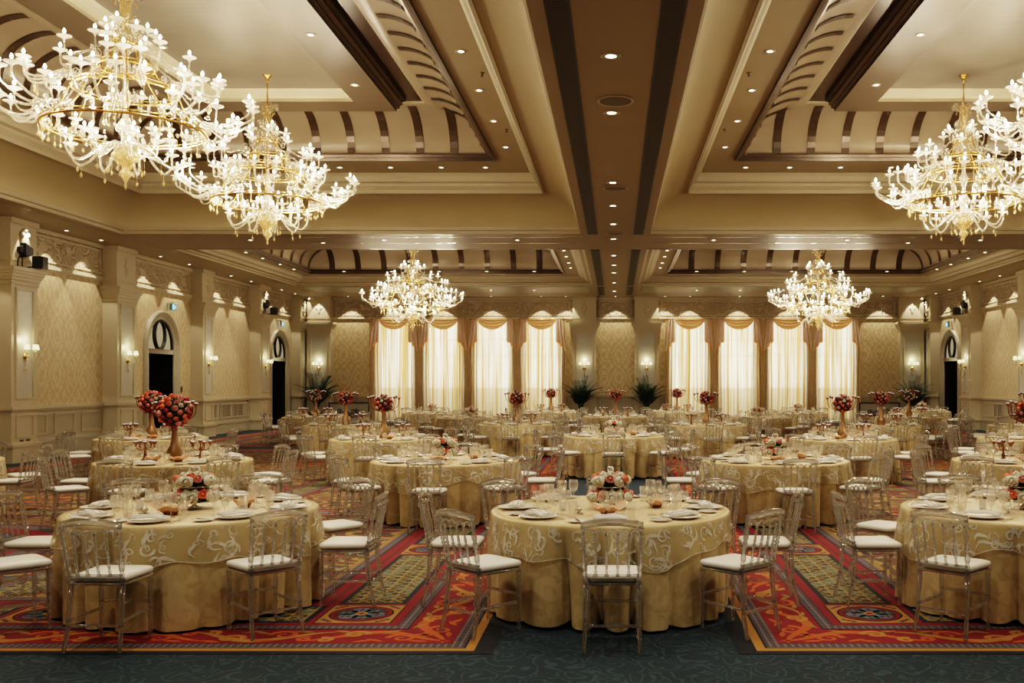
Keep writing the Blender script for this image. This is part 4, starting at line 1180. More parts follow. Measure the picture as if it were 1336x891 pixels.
# ------------------------------------------------------------------ cloths
TR = .95; TZ = .755
PROF = [(.953, TZ - .03, .04), (.954, .66, .16), (.955, .56, .34), (.952, .44, .58), (.948, .32, .78), (.944, .18, .94), (.942, .07, 1.05), (.94, .012, 1.1)]
def build_cloth(seed):
    rnd = random.Random(seed); mb = MB(); n = 220; nf = rnd.choice((20, 21, 22)); ph = [rnd.random() * 6.28 for _ in range(8)]
    def fold(t):
        a = .5 * nf * t + ph[0] + .7 * math.sin(2 * t + ph[1]) + .35 * math.sin(5 * t + ph[4])
        return (abs(math.sin(a)) ** .7 * 1.25 - .75) * (.65 + .35 * math.sin(3 * t + ph[2])) + .3 * math.sin(4 * t + ph[3])
    FT = [(lambda q: min(.5, q) if q > 0 else q * 1.9)(fold(2 * PI * i / n) + .12) for i in range(n)]
    HM = [(.5 - q) for q in FT]
    def rad(t, z):
        for (r0, z0, m0), (r1, z1, m1) in zip(PROF[:-1], PROF[1:]):
            if z >= z1 or (r1, z1, m1) == PROF[-1]:
                k = min(1, max(0, (z0 - z) / (z0 - z1))); r = r0 + (r1 - r0) * k; m = m0 + (m1 - m0) * k; break
        x = (t / (2 * PI) * n) % n; i = int(x); q = x - i
        return r + .125 * m * (FT[i % n] * (1 - q) + FT[(i + 1) % n] * q)
    rows = []
    for (r, z) in ((.001, TZ), (.5, TZ), (.85, TZ), (.925, TZ - .002), (.945, TZ - .009)):
        rows.append([(r * math.cos(2 * PI * i / n), r * math.sin(2 * PI * i / n), z) for i in range(n)])
    for (r, z, m) in PROF:
        rows.append([(rad(2 * PI * i / n, z) * math.cos(2 * PI * i / n), rad(2 * PI * i / n, z) * math.sin(2 * PI * i / n), z + .022 * HM[i] * max(0, 1 - z / .3)) for i in range(n)])
    mb.rings(rows, 0, True, True)
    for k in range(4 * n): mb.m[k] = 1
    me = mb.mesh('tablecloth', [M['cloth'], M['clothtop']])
    ov = MB(); rows = []
    def surf(t, s, g=.009):                            # s: distance below the rim
        z = TZ - .012 - s
        r = rad(t, min(z, TZ - .03)) + g + (.004 + .03 * (s / .34)) * (.5 + .5 * math.sin(11 * t + ph[5])) * min(1, s / .1)
        return (r * math.cos(t), r * math.sin(t), z)
    def edge(t): return .27 + .055 * math.sin(4 * t + ph[6]) + .020 * math.sin(13 * t + ph[7]) + .03 * math.cos(2 * t)
    for r, z in ((.90, TZ + .0025), (.935, TZ + .002), (.955, TZ - .004)):
        rows.append([(r * math.cos(2 * PI * i / n), r * math.sin(2 * PI * i / n), z) for i in range(n)])
    for k in range(8): rows.append([surf(2 * PI * i / n, .004 + (edge(2 * PI * i / n) - .004) * k / 7) for i in range(n)])
    ov.rings(rows, 0, True, True)
    def emb(a, b):                                    # (arc length, drop) -> just outside the organza
        t = a / .96; return surf(t, max(.004, min(b, edge(t))), .0125)
    C = 2 * PI * .96; a = 0
    while a < C:
        hh = edge(a / .96)
        for y0 in (.02, .12, .22):
            if y0 > hh - .03: continue
            aa = a + rnd.uniform(-.06, .06); y = y0 + rnd.uniform(0, .07); up = rnd.choice((-1, 1)); w = .008 + rnd.random() * .011; r0 = .026 + rnd.random() * .034
            if rnd.random() < .7:
                S = spiral((aa, y), r0, .006, rnd.random() * 6, up * (.8 + rnd.random() * .7), 16); ov.ribbon(S, [w * (1.1 - .7 * i / 16) for i in range(17)], emb, 1)
            an = rnd.random() * 6.28; L = .09 + .11 * rnd.random(); c = up * (1 + rnd.random() * 2.4); P = [(aa, y)]
            for q in range(8): P.append((P[-1][0] + L / 8 * math.cos(an), P[-1][1] + L / 8 * math.sin(an))); an += c / 8 + .35 * math.sin(q * 1.3)
            ov.ribbon(P, [w * v for v in (.3, .8, 1.3, 1.7, 1.6, 1.2, .8, .5, .2)], emb, 1)
        a += .075 + rnd.random() * .05
    E_ = [(C * i / 240, edge(C * i / 240 / .96) - .004) for i in range(241)]
    ov.ribbon(E_, .007, emb, 1)
    mo = ov.mesh('table_overlay', [M['organza'], M['embroidery']])
    return me, mo
CLOTHS = [build_cloth(k) for k in (11, 12, 13)]

# ------------------------------------------------------------------ tableware
def lathe_mb(prof, seg=20, cap=True):
    t = MB(); t.lathe(prof, seg, 0, (0, 0, 0), cap); return t
charger = Proto('dinner_plate', 'plate'); charger.part('plate_body', lathe_mb([(.0, .004), (.08, .004), (.10, .0), (.105, .006), (.14, .014), (.152, .017), (.153, .019), (.14, .018), (.105, .011), (.0, .009)], 24), M['white'])
t = MB(); t.lathe([(.1500, .0192), (.1535, .0195), (.1545, .018), (.1505, .0172)], 24, cap=False); charger.part('gilt_rim', t, M['silver'])
napk = Proto('folded_napkin', 'napkin')
def build_napkin():
    t = MB(); rows = []
    for i in range(9):
        u = -1 + i / 4; x = u * .125; z = .004 + .012 * (1 - u * u) + .004 * math.sin(u * 6)
        rows.append([(x, -.05 + .01 * u, z), (x, .045 + .01 * u, z + .004), (x, .05 + .01 * u, z + .016), (x, 0, z + .024), (x, -.048 + .01 * u, z + .014)])
    t.rings(rows, 0, True, True, True, True); napk.part('cloth_fold', t, M['napkin'])
    for off in (-.022, .016):
        s_ = MB(); rows = []
        for i in range(9):
            u = -1 + i / 4; x = u * .122; z = .004 + .012 * (1 - u * u) + .004 * math.sin(u * 6) + .0215
            y = off + .012 * math.sin(u * 2.5)
            rows.append([(x, y - .004, z), (x, y + .004, z + .001)])
        s_.rings(rows, 0, True, False); napk.part('woven_stripe', s_, M['stripe'])
build_napkin()
side_pl = Proto('bread_plate', 'plate'); side_pl.part('plate_body', lathe_mb([(0, .003), (.045, .003), (.05, 0), (.055, .005), (.078, .011), (.079, .013), (.055, .008), (0, .006)], 18), M['white'])
t = MB(); t.box(-.008, .008, -.075, .02, .013, .016); t.rings([[(-.009, .02, .013), (.009, .02, .013), (.009, .02, .0155), (-.009, .02, .0155)], [(-.002, .095, .013), (.007, .095, .013), (.007, .095, .0145), (-.002, .095, .0145)]], 0, False, True, True, True)
side_pl.part('butter_knife', t, M['silver'])
goblet = Proto('wine_glass', 'glass')
goblet.part('bowl', lathe_mb([(.006, .088), (.018, .093), (.034, .112), (.041, .138), (.040, .165), (.034, .192), (.0325, .192), (.038, .165), (.039, .138), (.032, .115), (.016, .098)], 14, False), M['glass'])
goblet.part('stem', lathe_mb([(.033, 0), (.033, .002), (.01, .006), (.005, .012), (.004, .05), (.005, .08), (.008, .09)], 12), M['glass'])
tumb = Proto('water_tumbler', 'glass')
tumb.part('tumbler_wall', lathe_mb([(.028, .008), (.028, 0), (.031, .004), (.037, .125), (.0355, .125), (.0295, .012), (.0, .010)], 14, False), M['glass'])
flute = Proto('small_stem_glass', 'glass')
flute.part('bowl', lathe_mb([(.005, .065), (.014, .07), (.026, .09), (.030, .115), (.027, .14), (.0258, .14), (.028, .115), (.024, .092), (.012, .075)], 12, False), M['glass'])
flute.part('stem', lathe_mb([(.026, 0), (.026, .002), (.006, .006), (.004, .03), (.006, .067)], 10), M['glass'])
cut = Proto('cutlery_set', 'cutlery')
t = MB(); t.box(-.012, -.004, -.09, .03, .001, .004); t.rings([[(-.013, .03, .001), (-.003, .03, .001), (-.003, .03, .004), (-.013, .03, .004)], [(-.008, .11, .001), (-.002, .11, .001), (-.002, .11, .003), (-.008, .11, .003)]], 0, False, True, True, True); cut.part('knife', t, M['silver'])
t = MB(); t.box(.010, .016, -.09, .05, .001, .004)
for k in range(3): t.box(.006 + .005 * k, .009 + .005 * k, .062, .095, .002, .004)
t.box(.006, .019, .05, .064, .001, .004); cut.part('fork', t, M['silver'])
bell = Proto('silver_salt_cellar', 'salt cellar'); t = MB(); t.lathe([(.040, 0), (.042, .004), (.02, .007), (.012, .012), (.026, .016), (.03, .03), (.022, .046), (.008, .055), (.01, .06), (.0, .064)], 16); bell.part('dome_body', t, M['silver'])
menu = Proto('menu_card', 'card'); t = MB(); t.box(-.03, .03, -.002, .002, 0, .085); menu.part('card_face', t, M['white'])
t = MB(); t.lathe([(.022, 0), (.022, .006), (.012, .008)], 12); menu.part('card_holder', t, M['silver'])

def fan_bowl():
    p = Proto('peach_napkin_bread_bowl', 'bread bowl'); 
    b = MB(); b.lathe([(.055, 0), (.058, .006), (.075, .03), (.085, .05), (.08, .05), (.06, .03), (.0, .02)], 18); p.part('bowl', b, M['copper'])
    t = MB(); n = 40; rows = []
    for k in range(7):
        s_ = k / 6; row = []
        for i in range(n):
            a = 2 * PI * i / n; pt = max(0, math.cos(2 * a)) ; w = 1 + .35 * s_ * (pt * 1.2 + .35 * math.sin(7 * a) * .4)
            r = (.062 + .065 * s_ ** .8) * w; row.append((r * math.cos(a), r * math.sin(a) * .85, .022 + .045 * s_ * (1 + .45 * math.sin(3 * a + .5) * s_) + .045 * s_ * s_ * pt))
        rows.append(row)
    t.rings(rows, 0, True, True); p.part('peach_napkin', t, M['peach'])
    q = MB()
    for (x, y, r) in ((0, 0, .045), (.04, .02, .035), (-.04, .015, .035), (.01, -.035, .035)): q.ball((x, y, .055), r, 10, 6, 0, .8)
    p.part('bread_roll', q, M['peachbread']); return p
M['peachbread'] = flat('bread_crust', (.62, .36, .18), .6, var=.2, vs=20)
bread = fan_bowl()

# roses ------------------------------------------------------------------
def rose_mb(r=1.0, near=True):
    t = MB(); seg = 9 if near else 6
    for k, (rr, z0, z1, tw) in enumerate(((1.0, -.55, .25, 0), (.80, -.3, .55, .5), (.55, -.1, .72, 1.0), (.28, .1, .80, 1.6))):
        rows = []
        for (q, z) in ((.35, z0), (.85, z0 + (z1 - z0) * .35), (1.0, z0 + (z1 - z0) * .75), (.86, z1)):
            rows.append([(r * rr * q * (1 + .10 * math.sin(2.5 * 2 * PI * i / seg + tw)) * math.cos(2 * PI * i / seg + tw), r * rr * q * (1 + .10 * math.sin(2.5 * 2 * PI * i / seg + tw)) * math.sin(2 * PI * i / seg + tw), r * (z + .06 * math.sin(3 * 2 * PI * i / seg))) for i in range(seg)])
        t.rings(rows, 0, True, True)
        if k == 3: t.face([len(t.v) - seg + i for i in range(seg)], 0)
    return t
ROSE = rose_mb(); ROSEF = rose_mb(1, False)
ROSECOL = ['rose_coral', 'rose_red', 'rose_pink', 'rose_white']
RME = {c: ROSE.mesh('rose', [M[c]]) for c in ROSECOL}
def put_rose(p, par, c, pos, nrm, r):
    q = Vector(nrm).normalized().to_track_quat('Z', 'Y').to_matrix().to_4x4()
    p.parts.append(('rose', RME[c], ROSE, [M[c]], par, Matrix.Translation(pos) @ q @ Matrix.Scale(r, 4), None))
def leaf_shell(c, r, n, seed, flatten=1.0):
    rnd = random.Random(seed); t = MB(); t.ball(c, r * .86, 12, 8, 0, flatten)
    for k in range(n):
        a = rnd.random() * 6.28; b = math.asin(rnd.random() * 2 - 1); d = Vector((math.cos(a) * math.cos(b), math.sin(a) * math.cos(b), math.sin(b) * flatten))
        o = Vector(c) + d * r * .85; u = d.orthogonal().normalized(); w = d.cross(u); ang = rnd.random() * 6.28; e = u * math.cos(ang) + w * math.sin(ang); f = d.cross(e)
        L = .05 + .03 * rnd.random(); tip = o + (d * .7 + e * .6).normalized() * L; mid = o.lerp(tip, .5)
        t.poly([o, mid + f * .014, tip, mid - f * .014])
    return t
def low_piece(seed):
    rnd = random.Random(seed); p = Proto('tiered_flower_centrepiece', 'flower arrangement')
    s_ = MB(); s_.lathe([(.06, 0), (.065, .008), (.03, .015), (.015, .03), (.012, .05), (.17, .055), (.175, .062), (.012, .066), (.012, .17), (.125, .175), (.13, .182), (.01, .186), (.008, .26)], 20); p.part('tiered_stand', s_, M['silver'])
    h = MB(); H = []
    for i in range(25):
        a = 2 * PI * i / 24; H.append((.045 * math.sin(a) ** 3 * 1.05, 0, .30 + .0028 * (13 * math.cos(a) - 5 * math.cos(2 * a) - 2 * math.cos(3 * a) - math.cos(4 * a))))
    h.tube(H[:-1], .0075, 6, 0, True); p.part('heart_finial', h, M['white'])
    for (zc, R, nn, sd) in ((.098, .160, 13, 1), (.225, .130, 11, 2)):
        lf = MB()
        for k in range(70):
            a = rnd.random() * 6.28; rr = R * (.55 + .45 * rnd.random()); o = Vector((rr * math.cos(a), rr * math.sin(a), zc - .03 + .02 * rnd.random())); d = Vector((math.cos(a), math.sin(a), rnd.random() - .8)); sd_ = Vector((-math.sin(a), math.cos(a), 0))
            tip = o + d * .04; mid = o.lerp(tip, .5); lf.poly([o, mid + sd_ * .013, tip, mid - sd_ * .013])
        lf.lathe([(R * .5, zc - .035), (R * .8, zc - .025), (R * .75, zc + .01), (R * .4, zc + .015)], 16); p.part('foliage', lf, M['leaf'])
        for k in range(nn):
            a = 2 * PI * k / nn + rnd.random() * .2; co = (k + sd) % 3 == 0
            put_rose(p, -1, ('rose_coral' if k % 2 else 'rose_pink') if co else 'rose_white', (R * math.cos(a), R * math.sin(a), zc + (.02 if co else 0)), (math.cos(a), math.sin(a), .7 if co else .25), .036 if co else .046)
        for k in range(nn - 3):
            a = 2 * PI * k / (nn - 3) + .3; co = k % 3 == sd % 3; put_rose(p, -1, 'rose_coral' if co else 'rose_white', (R * .66 * math.cos(a), R * .66 * math.sin(a), zc + .036), (.5 * math.cos(a), .5 * math.sin(a), 1), .038)
    return p
def votive(p, par, x, y, z, sc=1.0):
    b = MB(); b.lathe([(.006 * sc, 0), (.012 * sc, .006), (.032 * sc, .03 * sc + .006), (.036 * sc, .055 * sc), (.033 * sc, .055 * sc), (.028 * sc, .03 * sc), (.0, .02 * sc)], 10, 0, (x, y, z)); i = p.part('candle_cup', b, M['copper'], par)
    c = MB(); c.lathe([(.022 * sc, .028 * sc), (.025 * sc, .066 * sc), (.0, .07 * sc)], 8, 0, (x, y, z)); p.part('votive_candle', c, M['candle'], i)
def tall_piece(seed, kind='red', R=.142, n=44):
    rnd = random.Random(seed); p = Proto('tall_rose_centrepiece', 'flower arrangement')
    s_ = MB(); s_.lathe([(.09, 0), (.095, .012), (.075, .03), (.10, .08), (.095, .13), (.06, .19), (.042, .27), (.034, .36), (.032, .44), (.04, .48), (.05, .50)], 20); p.part('trumpet_stand', s_, M['coppervase'])
    zc = .635 if R < .16 else .645
    p.part('foliage', leaf_shell((0, 0, zc), R, 160, seed), M['leaf'])
    for k in range(n):
        z = 1 - 2 * (k + .5) / n; a = k * 2.39996 + rnd.random() * .25; q = math.sqrt(1 - z * z)
        if kind == 'white': c = rnd.choice(['rose_white', 'rose_white', 'rose_pink', 'rose_red'])
        else: c = rnd.choice(['rose_red', 'rose_coral', 'rose_pink', 'rose_pink', 'rose_coral'] + (['rose_white', 'rose_pink'] if z > .2 else ['rose_red', 'rose_red']))
        d = Vector((q * math.cos(a), q * math.sin(a), z)); rr = R * (.98 + .1 * rnd.random())
        put_rose(p, -1, c, d * rr + Vector((0, 0, zc)), d, (.026 + .010 * rnd.random()) * (1 if R < .16 else 1.25))
    for e in (-1, 1):
        for k, (x, z, y) in enumerate(((.28, .69, 0), (.205, .715, .08), (.21, .705, -.08))):
            a = MB(); a.tube(cat_rom([(0, 0, .49), (e * x * .45, y * .5, .50), (e * x * .9, y, .58), (e * x, y, z)], 5), .007, 6); i = p.part('candle_arm', a, M['copper']); votive(p, i, e * x, y, z, .9)
    return p
def candelabrum():
    p = Proto('copper_candelabrum', 'candelabrum')
    s_ = MB(); s_.lathe([(.055, 0), (.058, .01), (.03, .025), (.018, .05), (.024, .07), (.013, .10), (.013, .15), (.02, .165), (.012, .18)], 14); p.part('stand', s_, M['copper'])
    for k in range(5):
        a = 2 * PI * k / 5 + .3; r = .115; x, y = r * math.cos(a), r * math.sin(a)
        t = MB(); t.tube(cat_rom([(0, 0, .155), (x * .5, y * .5, .135), (x * .95, y * .95, .165), (x, y, .195)], 5), .008, 6); i = p.part('candle_arm', t, M['copper']); votive(p, i, x, y, .195, .95)
    t = MB(); t.spin((0, 0, .17), (0, 0, .21), [(0, .012), (1, .008)], 8); i = p.part('centre_post', t, M['copper']); votive(p, i, 0, 0, .21, .95)
    return p
M['coppervase'] = flat('copper_gold_vase', (.31, .18, .09), .33, .55, var=.12, vs=8)
LOWP = [low_piece(1), low_piece(2)]; TALLP = [tall_piece(5), tall_piece(6)]; TALLW = tall_piece(8, 'white', .155); TALLB = tall_piece(9, 'red', .19, 58); CANDEL = candelabrum()

# ------------------------------------------------------------------ lay the room
ROWS = [('front', [(-3.4, 7.8, 'low'), (-.04, 7.8, 'low'), (3.3, 7.8, 'low')]),
        ('second', [(-9.1, 12.6, 'low'), (-5.75, 12.6, 'tallbig'), (-2.24, 12.7, 'low'), (2.1, 12.7, 'low'), (5.4, 12.6, 'tall')]),
        ('third', [(-8.5, 17.7, 'tallbig'), (-4.2, 17.5, 'tall'), (-.03, 18.5, 'low'), (4.12, 17.5, 'tall'), (7.65, 17.7, 'low')]),
        ('fourth', [(-6.4, 22.9, 'tall'), (-2.4, 23.5, 'tall'), (2.17, 23.1, 'tall'), (6.3, 22.9, 'tall'), (9.85, 22.9, 'tall')]),
        ('fifth', [(-8.75, 28.2, 'white'), (-4.1, 27.5, 'low'), (0, 28.7, 'tall'), (4.1, 27.9, 'low'), (8.6, 28.3, 'white')]),
        ('sixth', [(-6.1, 32, 'low'), (-2.2, 33, 'tall'), (2.1, 33, 'tall'), (6.05, 32, 'low'), (10.7, 33.7, 'low')])]
POSN = {3: ['left-hand', 'middle', 'right-hand'], 5: ['leftmost', 'second-from-left', 'middle', 'second-from-right', 'rightmost']}
SEATS = ['near side', 'near-right', 'right side', 'far-right', 'far side', 'far-left', 'left side', 'near-left']
n_wine = 0; stuff_glass = MB()
for ri, (rn, tabs) in enumerate(ROWS):
    for ti, (tx, ty, kind) in enumerate(tabs):
        T = '%s-row %s table' % (rn, POSN[len(tabs)][ti])
        near = ri <= 2; rnd = random.Random(ri * 31 + ti)
        cl, ov = CLOTHS[(ri + ti) % 3]; rz = rnd.random() * 6.28
        o = link('tablecloth', cl); o.location = (tx, ty, .010); o.rotation_euler = (0, 0, rz); tag(o, 'floor-length gold damask cloth covering the round %s' % T, 'tablecloth', 'gold tablecloths')
        o = link('table_overlay', ov); o.location = (tx, ty, .010); o.rotation_euler = (0, 0, rz); tag(o, 'sheer gold overlay with silver scroll embroidery on the %s' % T, 'table overlay', 'embroidered table overlays')
        ZT = TZ + .0135
        for k in range(8):
            a = k * PI / 4; sx, sy = math.sin(a), -math.cos(a)
            # chairs
            rc = 1.25 + rnd.uniform(-.02, .03); ja = a + rnd.uniform(-.03, .03)
            cxp, cyp = tx + rc * math.sin(ja), ty - rc * math.cos(ja)
            if in_view(cxp, cyp, 240):
                C = CH_N if near else CH_F
                (C.place if near else C.far)((cxp, cyp, .0205), ja + rnd.uniform(-.05, .05), 'clear acrylic chair with white cushion at the %s of the %s' % (SEATS[k], T), 'acrylic chairs round the tables')
            rot = a
            def at(r, da): return (tx + r * math.sin(a + da), ty - r * math.cos(a + da), ZT)
            if not in_view(tx + .7 * sx, ty + .7 * sy, 240): continue
            W = SEATS[k]
            pl = (lambda P: P.place) if near else (lambda P: P.far)
            pl(charger)(at(.76, 0), rot, 'white dinner plate with silvery rim, %s of the %s' % (W, T), 'dinner plates')
            q = at(.76, 0); pl(napk)((q[0], q[1], q[2] + .019), rot + rnd.uniform(-.3, .3), 'white striped napkin folded on plate, %s of the %s' % (W, T), 'folded napkins')
            pl(side_pl)(at(.80, -.30), rot + .2, 'small white bread plate with butter knife, %s of the %s' % (W, T), 'bread plates')
            if near: pl(cut)(at(.79, .235), rot, 'silver knife and fork laid right of plate, %s of the %s' % (W, T), 'cutlery')
            gl = pl(goblet)
            if near or n_wine < 298:
                gl(at(.53, .10), 0, 'clear wine glass, outer one, %s of the %s' % (W, T), 'wine glasses'); n_wine += 1
                if near: gl(at(.50, -.10), 0, 'clear wine glass, inner one, %s of the %s' % (W, T), 'wine glasses'); n_wine += 1
            else: 
                for pr in goblet.parts: stuff_glass.add(pr[2], Matrix.Translation(at(.53, .10)))
            pl(tumb)(at(.575, .27), 0, 'clear straight water tumbler, %s of the %s' % (W, T), 'water tumblers')
            if near: pl(flute)(at(.60, -.03 + .02 * rnd.random()), 0, 'small clear stem glass, %s of the %s' % (W, T), 'small stem glasses')
        # centre of the table
        pz = (tx, ty, ZT)
        if in_view(tx, ty, 240):
            pl = (lambda P: P.place) if ri <= 3 else (lambda P: P.far)
            if kind == 'low':
                pl(LOWP[ti % 2])(pz, rnd.random() * 6, 'two-tier coral and ivory rose centrepiece with heart finial on %s' % T, 'low rose centrepieces')
                if near:
                    bread.place((tx - .02, ty - .375, ZT), .3, 'peach napkin folded in bread bowl, near side of %s' % T, 'bread bowls', .85)
                    bread.place((tx + .37, ty + .08, ZT), 1.4, 'peach napkin folded in bread bowl, beside flowers on %s' % T, 'bread bowls', .75)
                    bell.place((tx - .25, ty - .32, ZT), 0, 'small domed silver salt cellar on %s' % T, 'salt cellars')
                    menu.place((tx - .38, ty - .12, ZT), .2, 'small white standing card on %s' % T, 'menu cards')
            else:
                pl(TALLW if kind == 'white' else TALLB if kind == 'tallbig' else TALLP[ti % 2])(pz, 0, ('tall copper stand with ball of ivory and red roses, %s' if kind == 'white' else 'tall copper stand with ball of red and coral roses, %s') % T, 'tall rose centrepieces')
                for e, w in ((-1, 'left'), (1, 'right')):
                    pl(CANDEL)((tx + e * .36, ty - .05, ZT), e * .2, 'small copper candelabrum with votive cups, %s of flowers on %s' % (w, T), 'copper candelabra')
                    if near: bread.place((tx + e * .16, ty - .25, ZT), e * .6, 'peach napkin folded in bread bowl, %s of vase on %s' % (w, T), 'bread bowls', .75)
if stuff_glass.v:
    o = obj('wine_glasses', stuff_glass, M['glass']); tag(o, 'remaining clear wine glasses on the farthest tables', 'glasses', None, 'stuff')

# ------------------------------------------------------------------ chandeliers
def build_chandelier():
    p = Proto('crystal_chandelier', 'chandelier'); G, A, GD = M['murano'], M['amber'], M['gold']
    # heights are relative to the top of the scroll crown (0); body hangs 2.55 below
    c = MB(); c.lathe([(.02, -.12), (.03, -.05), (.06, .04), (.085, .10), (.09, .12), (.07, .125), (.02, .13)], 16, 0, (0, 0, -.12)); ic = None
    p.canopy = c
    cr = MB(); cr.lathe([(.02, .0), (.09, -.02), (.11, -.06), (.06, -.10), (.05, -.14), (.075, -.22), (.06, -.32), (.035, -.42), (.05, -.46), (.04, -.5)], 14); p.part('crown_vase', cr, A)
    for tier, (z, n, r) in enumerate(((-.09, 8, .15), (-.40, 6, .12))):
        for k in range(n):
            a = 2 * PI * k / n; t = MB(); S = spiral((r + .01, z + .05), .065, .012, PI * 1.1, -1.25, 14)
            pts = [Vector((.04, 0, z - .08)), Vector((.08, 0, z - .02))] + [Vector((q[0], 0, q[1])) for q in S]
            t.tube(pts, [.012] * (len(pts) - 4) + [.010, .009, .008, .007], 5); p.part('scroll', t, G, -1, Matrix.Rotation(a, 4, 'Z'))
    col_ = MB(); col_.lathe([(.03, -.48), (.045, -.56), (.11, -.66), (.13, -.72), (.05, -.78), (.03, -.86), (.06, -.95), (.07, -1.05), (.03, -1.12), (.035, -1.25), (.08, -1.34), (.06, -1.42), (.03, -1.5), (.04, -1.62), (.1, -1.72), (.12, -1.80), (.06, -1.86), (.035, -1.95), (.05, -2.02)], 14); p.part('centre_column', col_, G)
    bw = MB(); bw.lathe([(.05, -2.0), (.12, -2.05), (.17, -2.11), (.175, -2.15), (.12, -2.21), (.05, -2.25), (.04, -2.30), (.075, -2.34), (.08, -2.37), (.04, -2.42), (.012, -2.48), (.02, -2.52), (.003, -2.57)], 16); p.part('bottom_bowl', bw, A)
    RG = ((.17, -.68), (.34, -.98), (.63, -1.28), (.98, -1.80))
    for r, z in RG:
        t = MB(); t.tube([(r * math.cos(2 * PI * i / 48), r * math.sin(2 * PI * i / 48), z) for i in range(48)], .017, 5, 0, True); t.tube([(r * math.cos(2 * PI * i / 48), r * math.sin(2 * PI * i / 48), z + .045) for i in range(48)], .009, 4, 0, True)
        p.part('gold_ring', t, GD)
    for (r0, z0), (r1, z1), n in ((RG[0], RG[1], 8), (RG[1], RG[2], 8), (RG[2], RG[3], 8)):
        t0 = MB(); t0.tube(cat_rom([(r0, 0, z0), (r0 + (r1 - r0) * .35, 0, z0 + (z1 - z0) * .5), (r1, 0, z1)], 5), .010, 5); me = t0.mesh('gold_strut', [GD])
        for k in range(n): p.parts.append(('gold_strut', me, t0, [GD], -1, Matrix.Rotation(2 * PI * (k + .5) / n, 4, 'Z'), None))
    cup = MB(); cup.lathe([(.008, -.055), (.016, -.03), (.034, -.014), (.082, .006), (.089, .015), (.080, .012), (.028, -.002), (.018, .006), (.016, .02)], 12); cme = cup.mesh('candle_cup', [M['bobeche']])
    can = MB(); can.lathe([(.011, .012), (.011, .045), (.004, .048)], 7); canm = can.mesh('candle_tube', [M['white']])
    bl = MB(); bl.lathe([(.006, .044), (.016, .058), (.019, .07), (.013, .088), (.003, .105)], 8); blm = bl.mesh('flame_bulb', [M['bulb']])
    dr = MB(); dr.tube([(0, 0, 0), (0, 0, -.10)], .0025, 4); dr.lathe([(.002, -.10), (.016, -.125), (.018, -.14), (.002, -.17)], 6, 0); drm = dr.mesh('pendant_drop', [A])
    def tier(n, r0, z0, r1, z1, dip, cl=None, off=0.0, rad=.015, drops=True):
        t = MB()
        P = cat_rom([(r0, 0, z0), (r0 + (r1 - r0) * .14, 0, z0 + .13), (r0 + (r1 - r0) * .34, 0, z0 + .09), (r0 + (r1 - r0) * .58, 0, (z0 + z1) / 2 - dip), (r0 + (r1 - r0) * .82, 0, z1 - dip - .13), (r1 - .01, 0, z1 - .16), (r1, 0, z1 - .03)], 5)
        t.tube(P, [rad * (1.15 - .35 * i / len(P)) for i in range(len(P))], 6)
        S = spiral((r0 + .02, z0 + .10), .06, .012, 0, 1.3, 12); t.tube([(q[0], 0, q[1]) for q in S], .008, 5)
        low = min(P, key=lambda q: q.z)
        me = t.mesh('lamp_arm', [G])
        for k in range(n):
            a = 2 * PI * k / n + off
            if cl: a = 2 * PI * (k // 3) / (n // 3) + ((k % 3) - 1) * cl + off
            p.parts.append(('lamp_arm', me, t, [G], -1, Matrix.Rotation(a, 4, 'Z'), None)); ia = len(p.parts) - 1
            T = Matrix.Translation((r1, 0, z1))
            p.parts.append(('candle_cup', cme, cup, [M['bobeche']], ia, T, None)); p.parts.append(('candle_tube', canm, can, [M['white']], ia, T, None)); p.parts.append(('flame_bulb', blm, bl, [M['bulb']], ia, T, None))
            if drops: p.parts.append(('pendant_drop', drm, dr, [A], ia, Matrix.Translation(low), None))
    tier(6, .10, -.66, .36, -.54, .05, None, .2, .013, False)
    tier(3, .10, -.60, .26, -.44, .03, None, .5, .011, False)
    tier(8, .34, -.98, .78, -.80, .05, None, .1)
    tier(12, .60, -1.26, 1.14, -1.05, .08, .16, .35)
    tier(8, .58, -1.30, .92, -1.22, .05, None, .6, .012)
    tier(24, .96, -1.80, 1.56, -1.38, .10, .15, .15, .017)
    tier(12, .96, -1.82, 1.30, -1.55, .10, None, .25, .013)
    tier(9, .10, -2.12, .70, -1.98, .14, None, .3, .017)
    tier(6, .10, -2.10, .42, -1.86, .10, None, .8, .013)
    sg = MB(); S = spiral((0, .09), .055, .010, -PI / 2, 1.4, 14); sg.tube([(0, 0, 0)] + [(q[0], 0, q[1]) for q in S], .009, 5); S = spiral((.05, .19), .035, .008, PI, -1.3, 12); sg.tube([(q[0], 0, q[1]) for q in S], .007, 5); sgm = sg.mesh('scroll', [G])
    for (r, z), n in zip(RG, (6, 10, 14, 20)):
        for k in range(n): p.parts.append(('scroll', sgm, sg, [G], -1, Matrix.Rotation(2 * PI * k / n, 4, 'Z') @ Matrix.Translation((r, 0, z)) , None))
    for r, z, n in ((.98, -1.82, 20), (.22, -2.2, 10), (.12, -.02, 6)):
        for k in range(n): p.parts.append(('pendant_drop', drm, dr, [A], -1, Matrix.Rotation(2 * PI * (k + .4) / n, 4, 'Z') @ Matrix.Translation((r, 0, z)), None))
    return p
CHAND = build_chandelier()
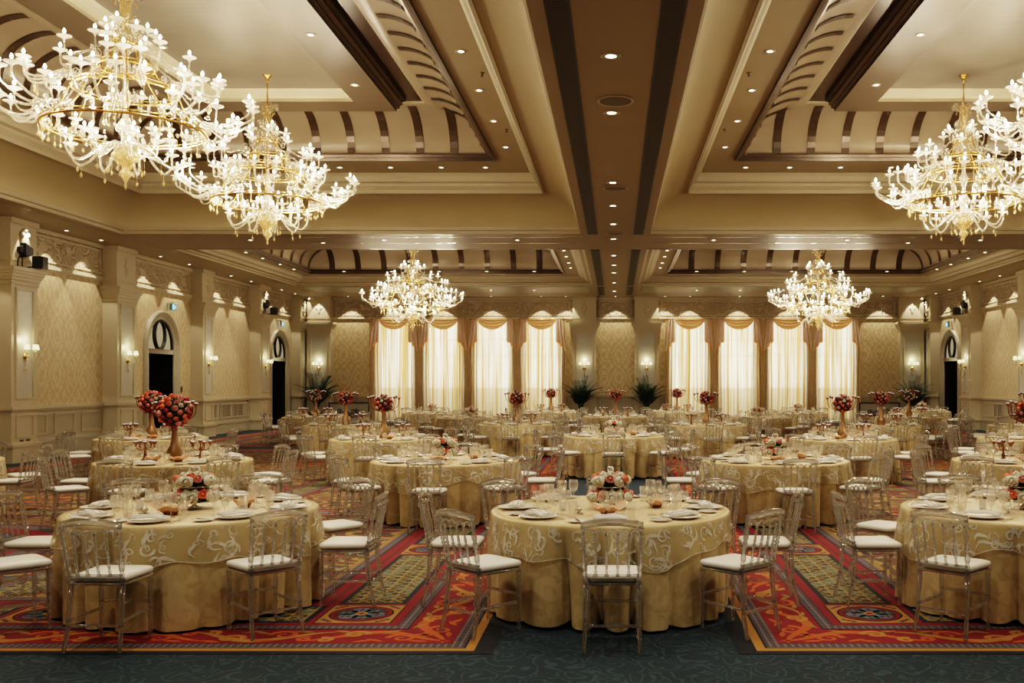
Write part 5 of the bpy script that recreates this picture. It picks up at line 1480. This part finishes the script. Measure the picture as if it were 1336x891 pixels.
for (x, y, ztop, zc, rot, w, pw) in ((-6.39, 12.6, 6.86, 7.4, .1, 'left front, nearest the camera', 1), (-6.38, 17.7, 6.86, 7.4, .7, 'left front bay, second from the camera', 1), (6.39, 12.6, 6.86, 7.4, .5, 'right front, cut by the frame edge', 1), (6.38, 17.7, 6.86, 7.4, .3, 'right front bay, second from the camera', 1),
                             (-6.38, 30.4, 5.92, 6.55, .9, 'left back bay before the windows', 1), (6.38, 30.4, 5.92, 6.55, .2, 'right back bay before the windows', 1)):
    root = CHAND.place((x, y, ztop), rot, 'large gold and glass candle chandelier, ' + w)
    cn = MB(); cn.lathe([(.015, -.14), (.025, -.08), (.06, -.03), (.085, -.006), (.09, 0), (.0, 0)], 16, 0, (0, 0, zc - ztop)); obj('canopy', cn, M['gold'], root)
    rd = MB(); L = zc - ztop - .13; k = 0
    rd.spin((0, 0, -.02), (0, 0, L + .02), [(0, .012), (.3, .012), (.34, .025), (.38, .012), (.7, .010), (.74, .02), (.78, .010), (1, .012)], 8); obj('hanging_rod', rd, M['gold'], root)
    for q in range(8):
        a = 2 * PI * q / 8; r, z = ((1.42, -1.45) if q % 2 else (.80, -1.75))
        d = bpy.data.lights.new('chandelier_light', 'POINT'); d.energy = LAMP; d.color = (1, .83, .60); d.shadow_soft_size = .06
        o = bpy.data.objects.new('chandelier_light', d); COL.objects.link(o); o.location = (x + r * math.cos(a), y + r * math.sin(a), ztop + z)
for s in (-1, 1):                                             # added fill lights for the near tables, no chandeliers here
    for (yy, zz) in ((7.6, 5.5), (2.5, 4.6)):
        d = bpy.data.lights.new('chandelier_light', 'POINT'); d.energy = LAMP * 2; d.color = (1, .83, .60); d.shadow_soft_size = .5
        o = bpy.data.objects.new('chandelier_light', d); COL.objects.link(o); o.location = (s * 5.4, yy, zz)
for p, w in SCL:
    d = bpy.data.lights.new('sconce_light', 'POINT'); d.energy = 5.5; d.color = (1, .86, .5); d.shadow_soft_size = .05
    o = bpy.data.objects.new('sconce_light', d); COL.objects.link(o); o.location = p + w * .17 + Vector((0, 0, .36))

# ------------------------------------------------------------------ world and render look
w = bpy.data.worlds.new('world'); scene.world = w; w.use_nodes = True
w.node_tree.nodes['Background'].inputs[0].default_value = (.9, .8, .6, 1); w.node_tree.nodes['Background'].inputs[1].default_value = .05
scene.view_settings.view_transform = 'Filmic'; scene.view_settings.look = 'High Contrast'
scene.view_settings.exposure = 0.2
cy = scene.cycles
cy.max_bounces = 12; cy.diffuse_bounces = 4; cy.glossy_bounces = 3; cy.transmission_bounces = 6; cy.transparent_max_bounces = 32
cy.caustics_reflective = False; cy.caustics_refractive = False; cy.sample_clamp_indirect = 4; cy.sample_clamp_direct = 0
cy.use_denoising = True
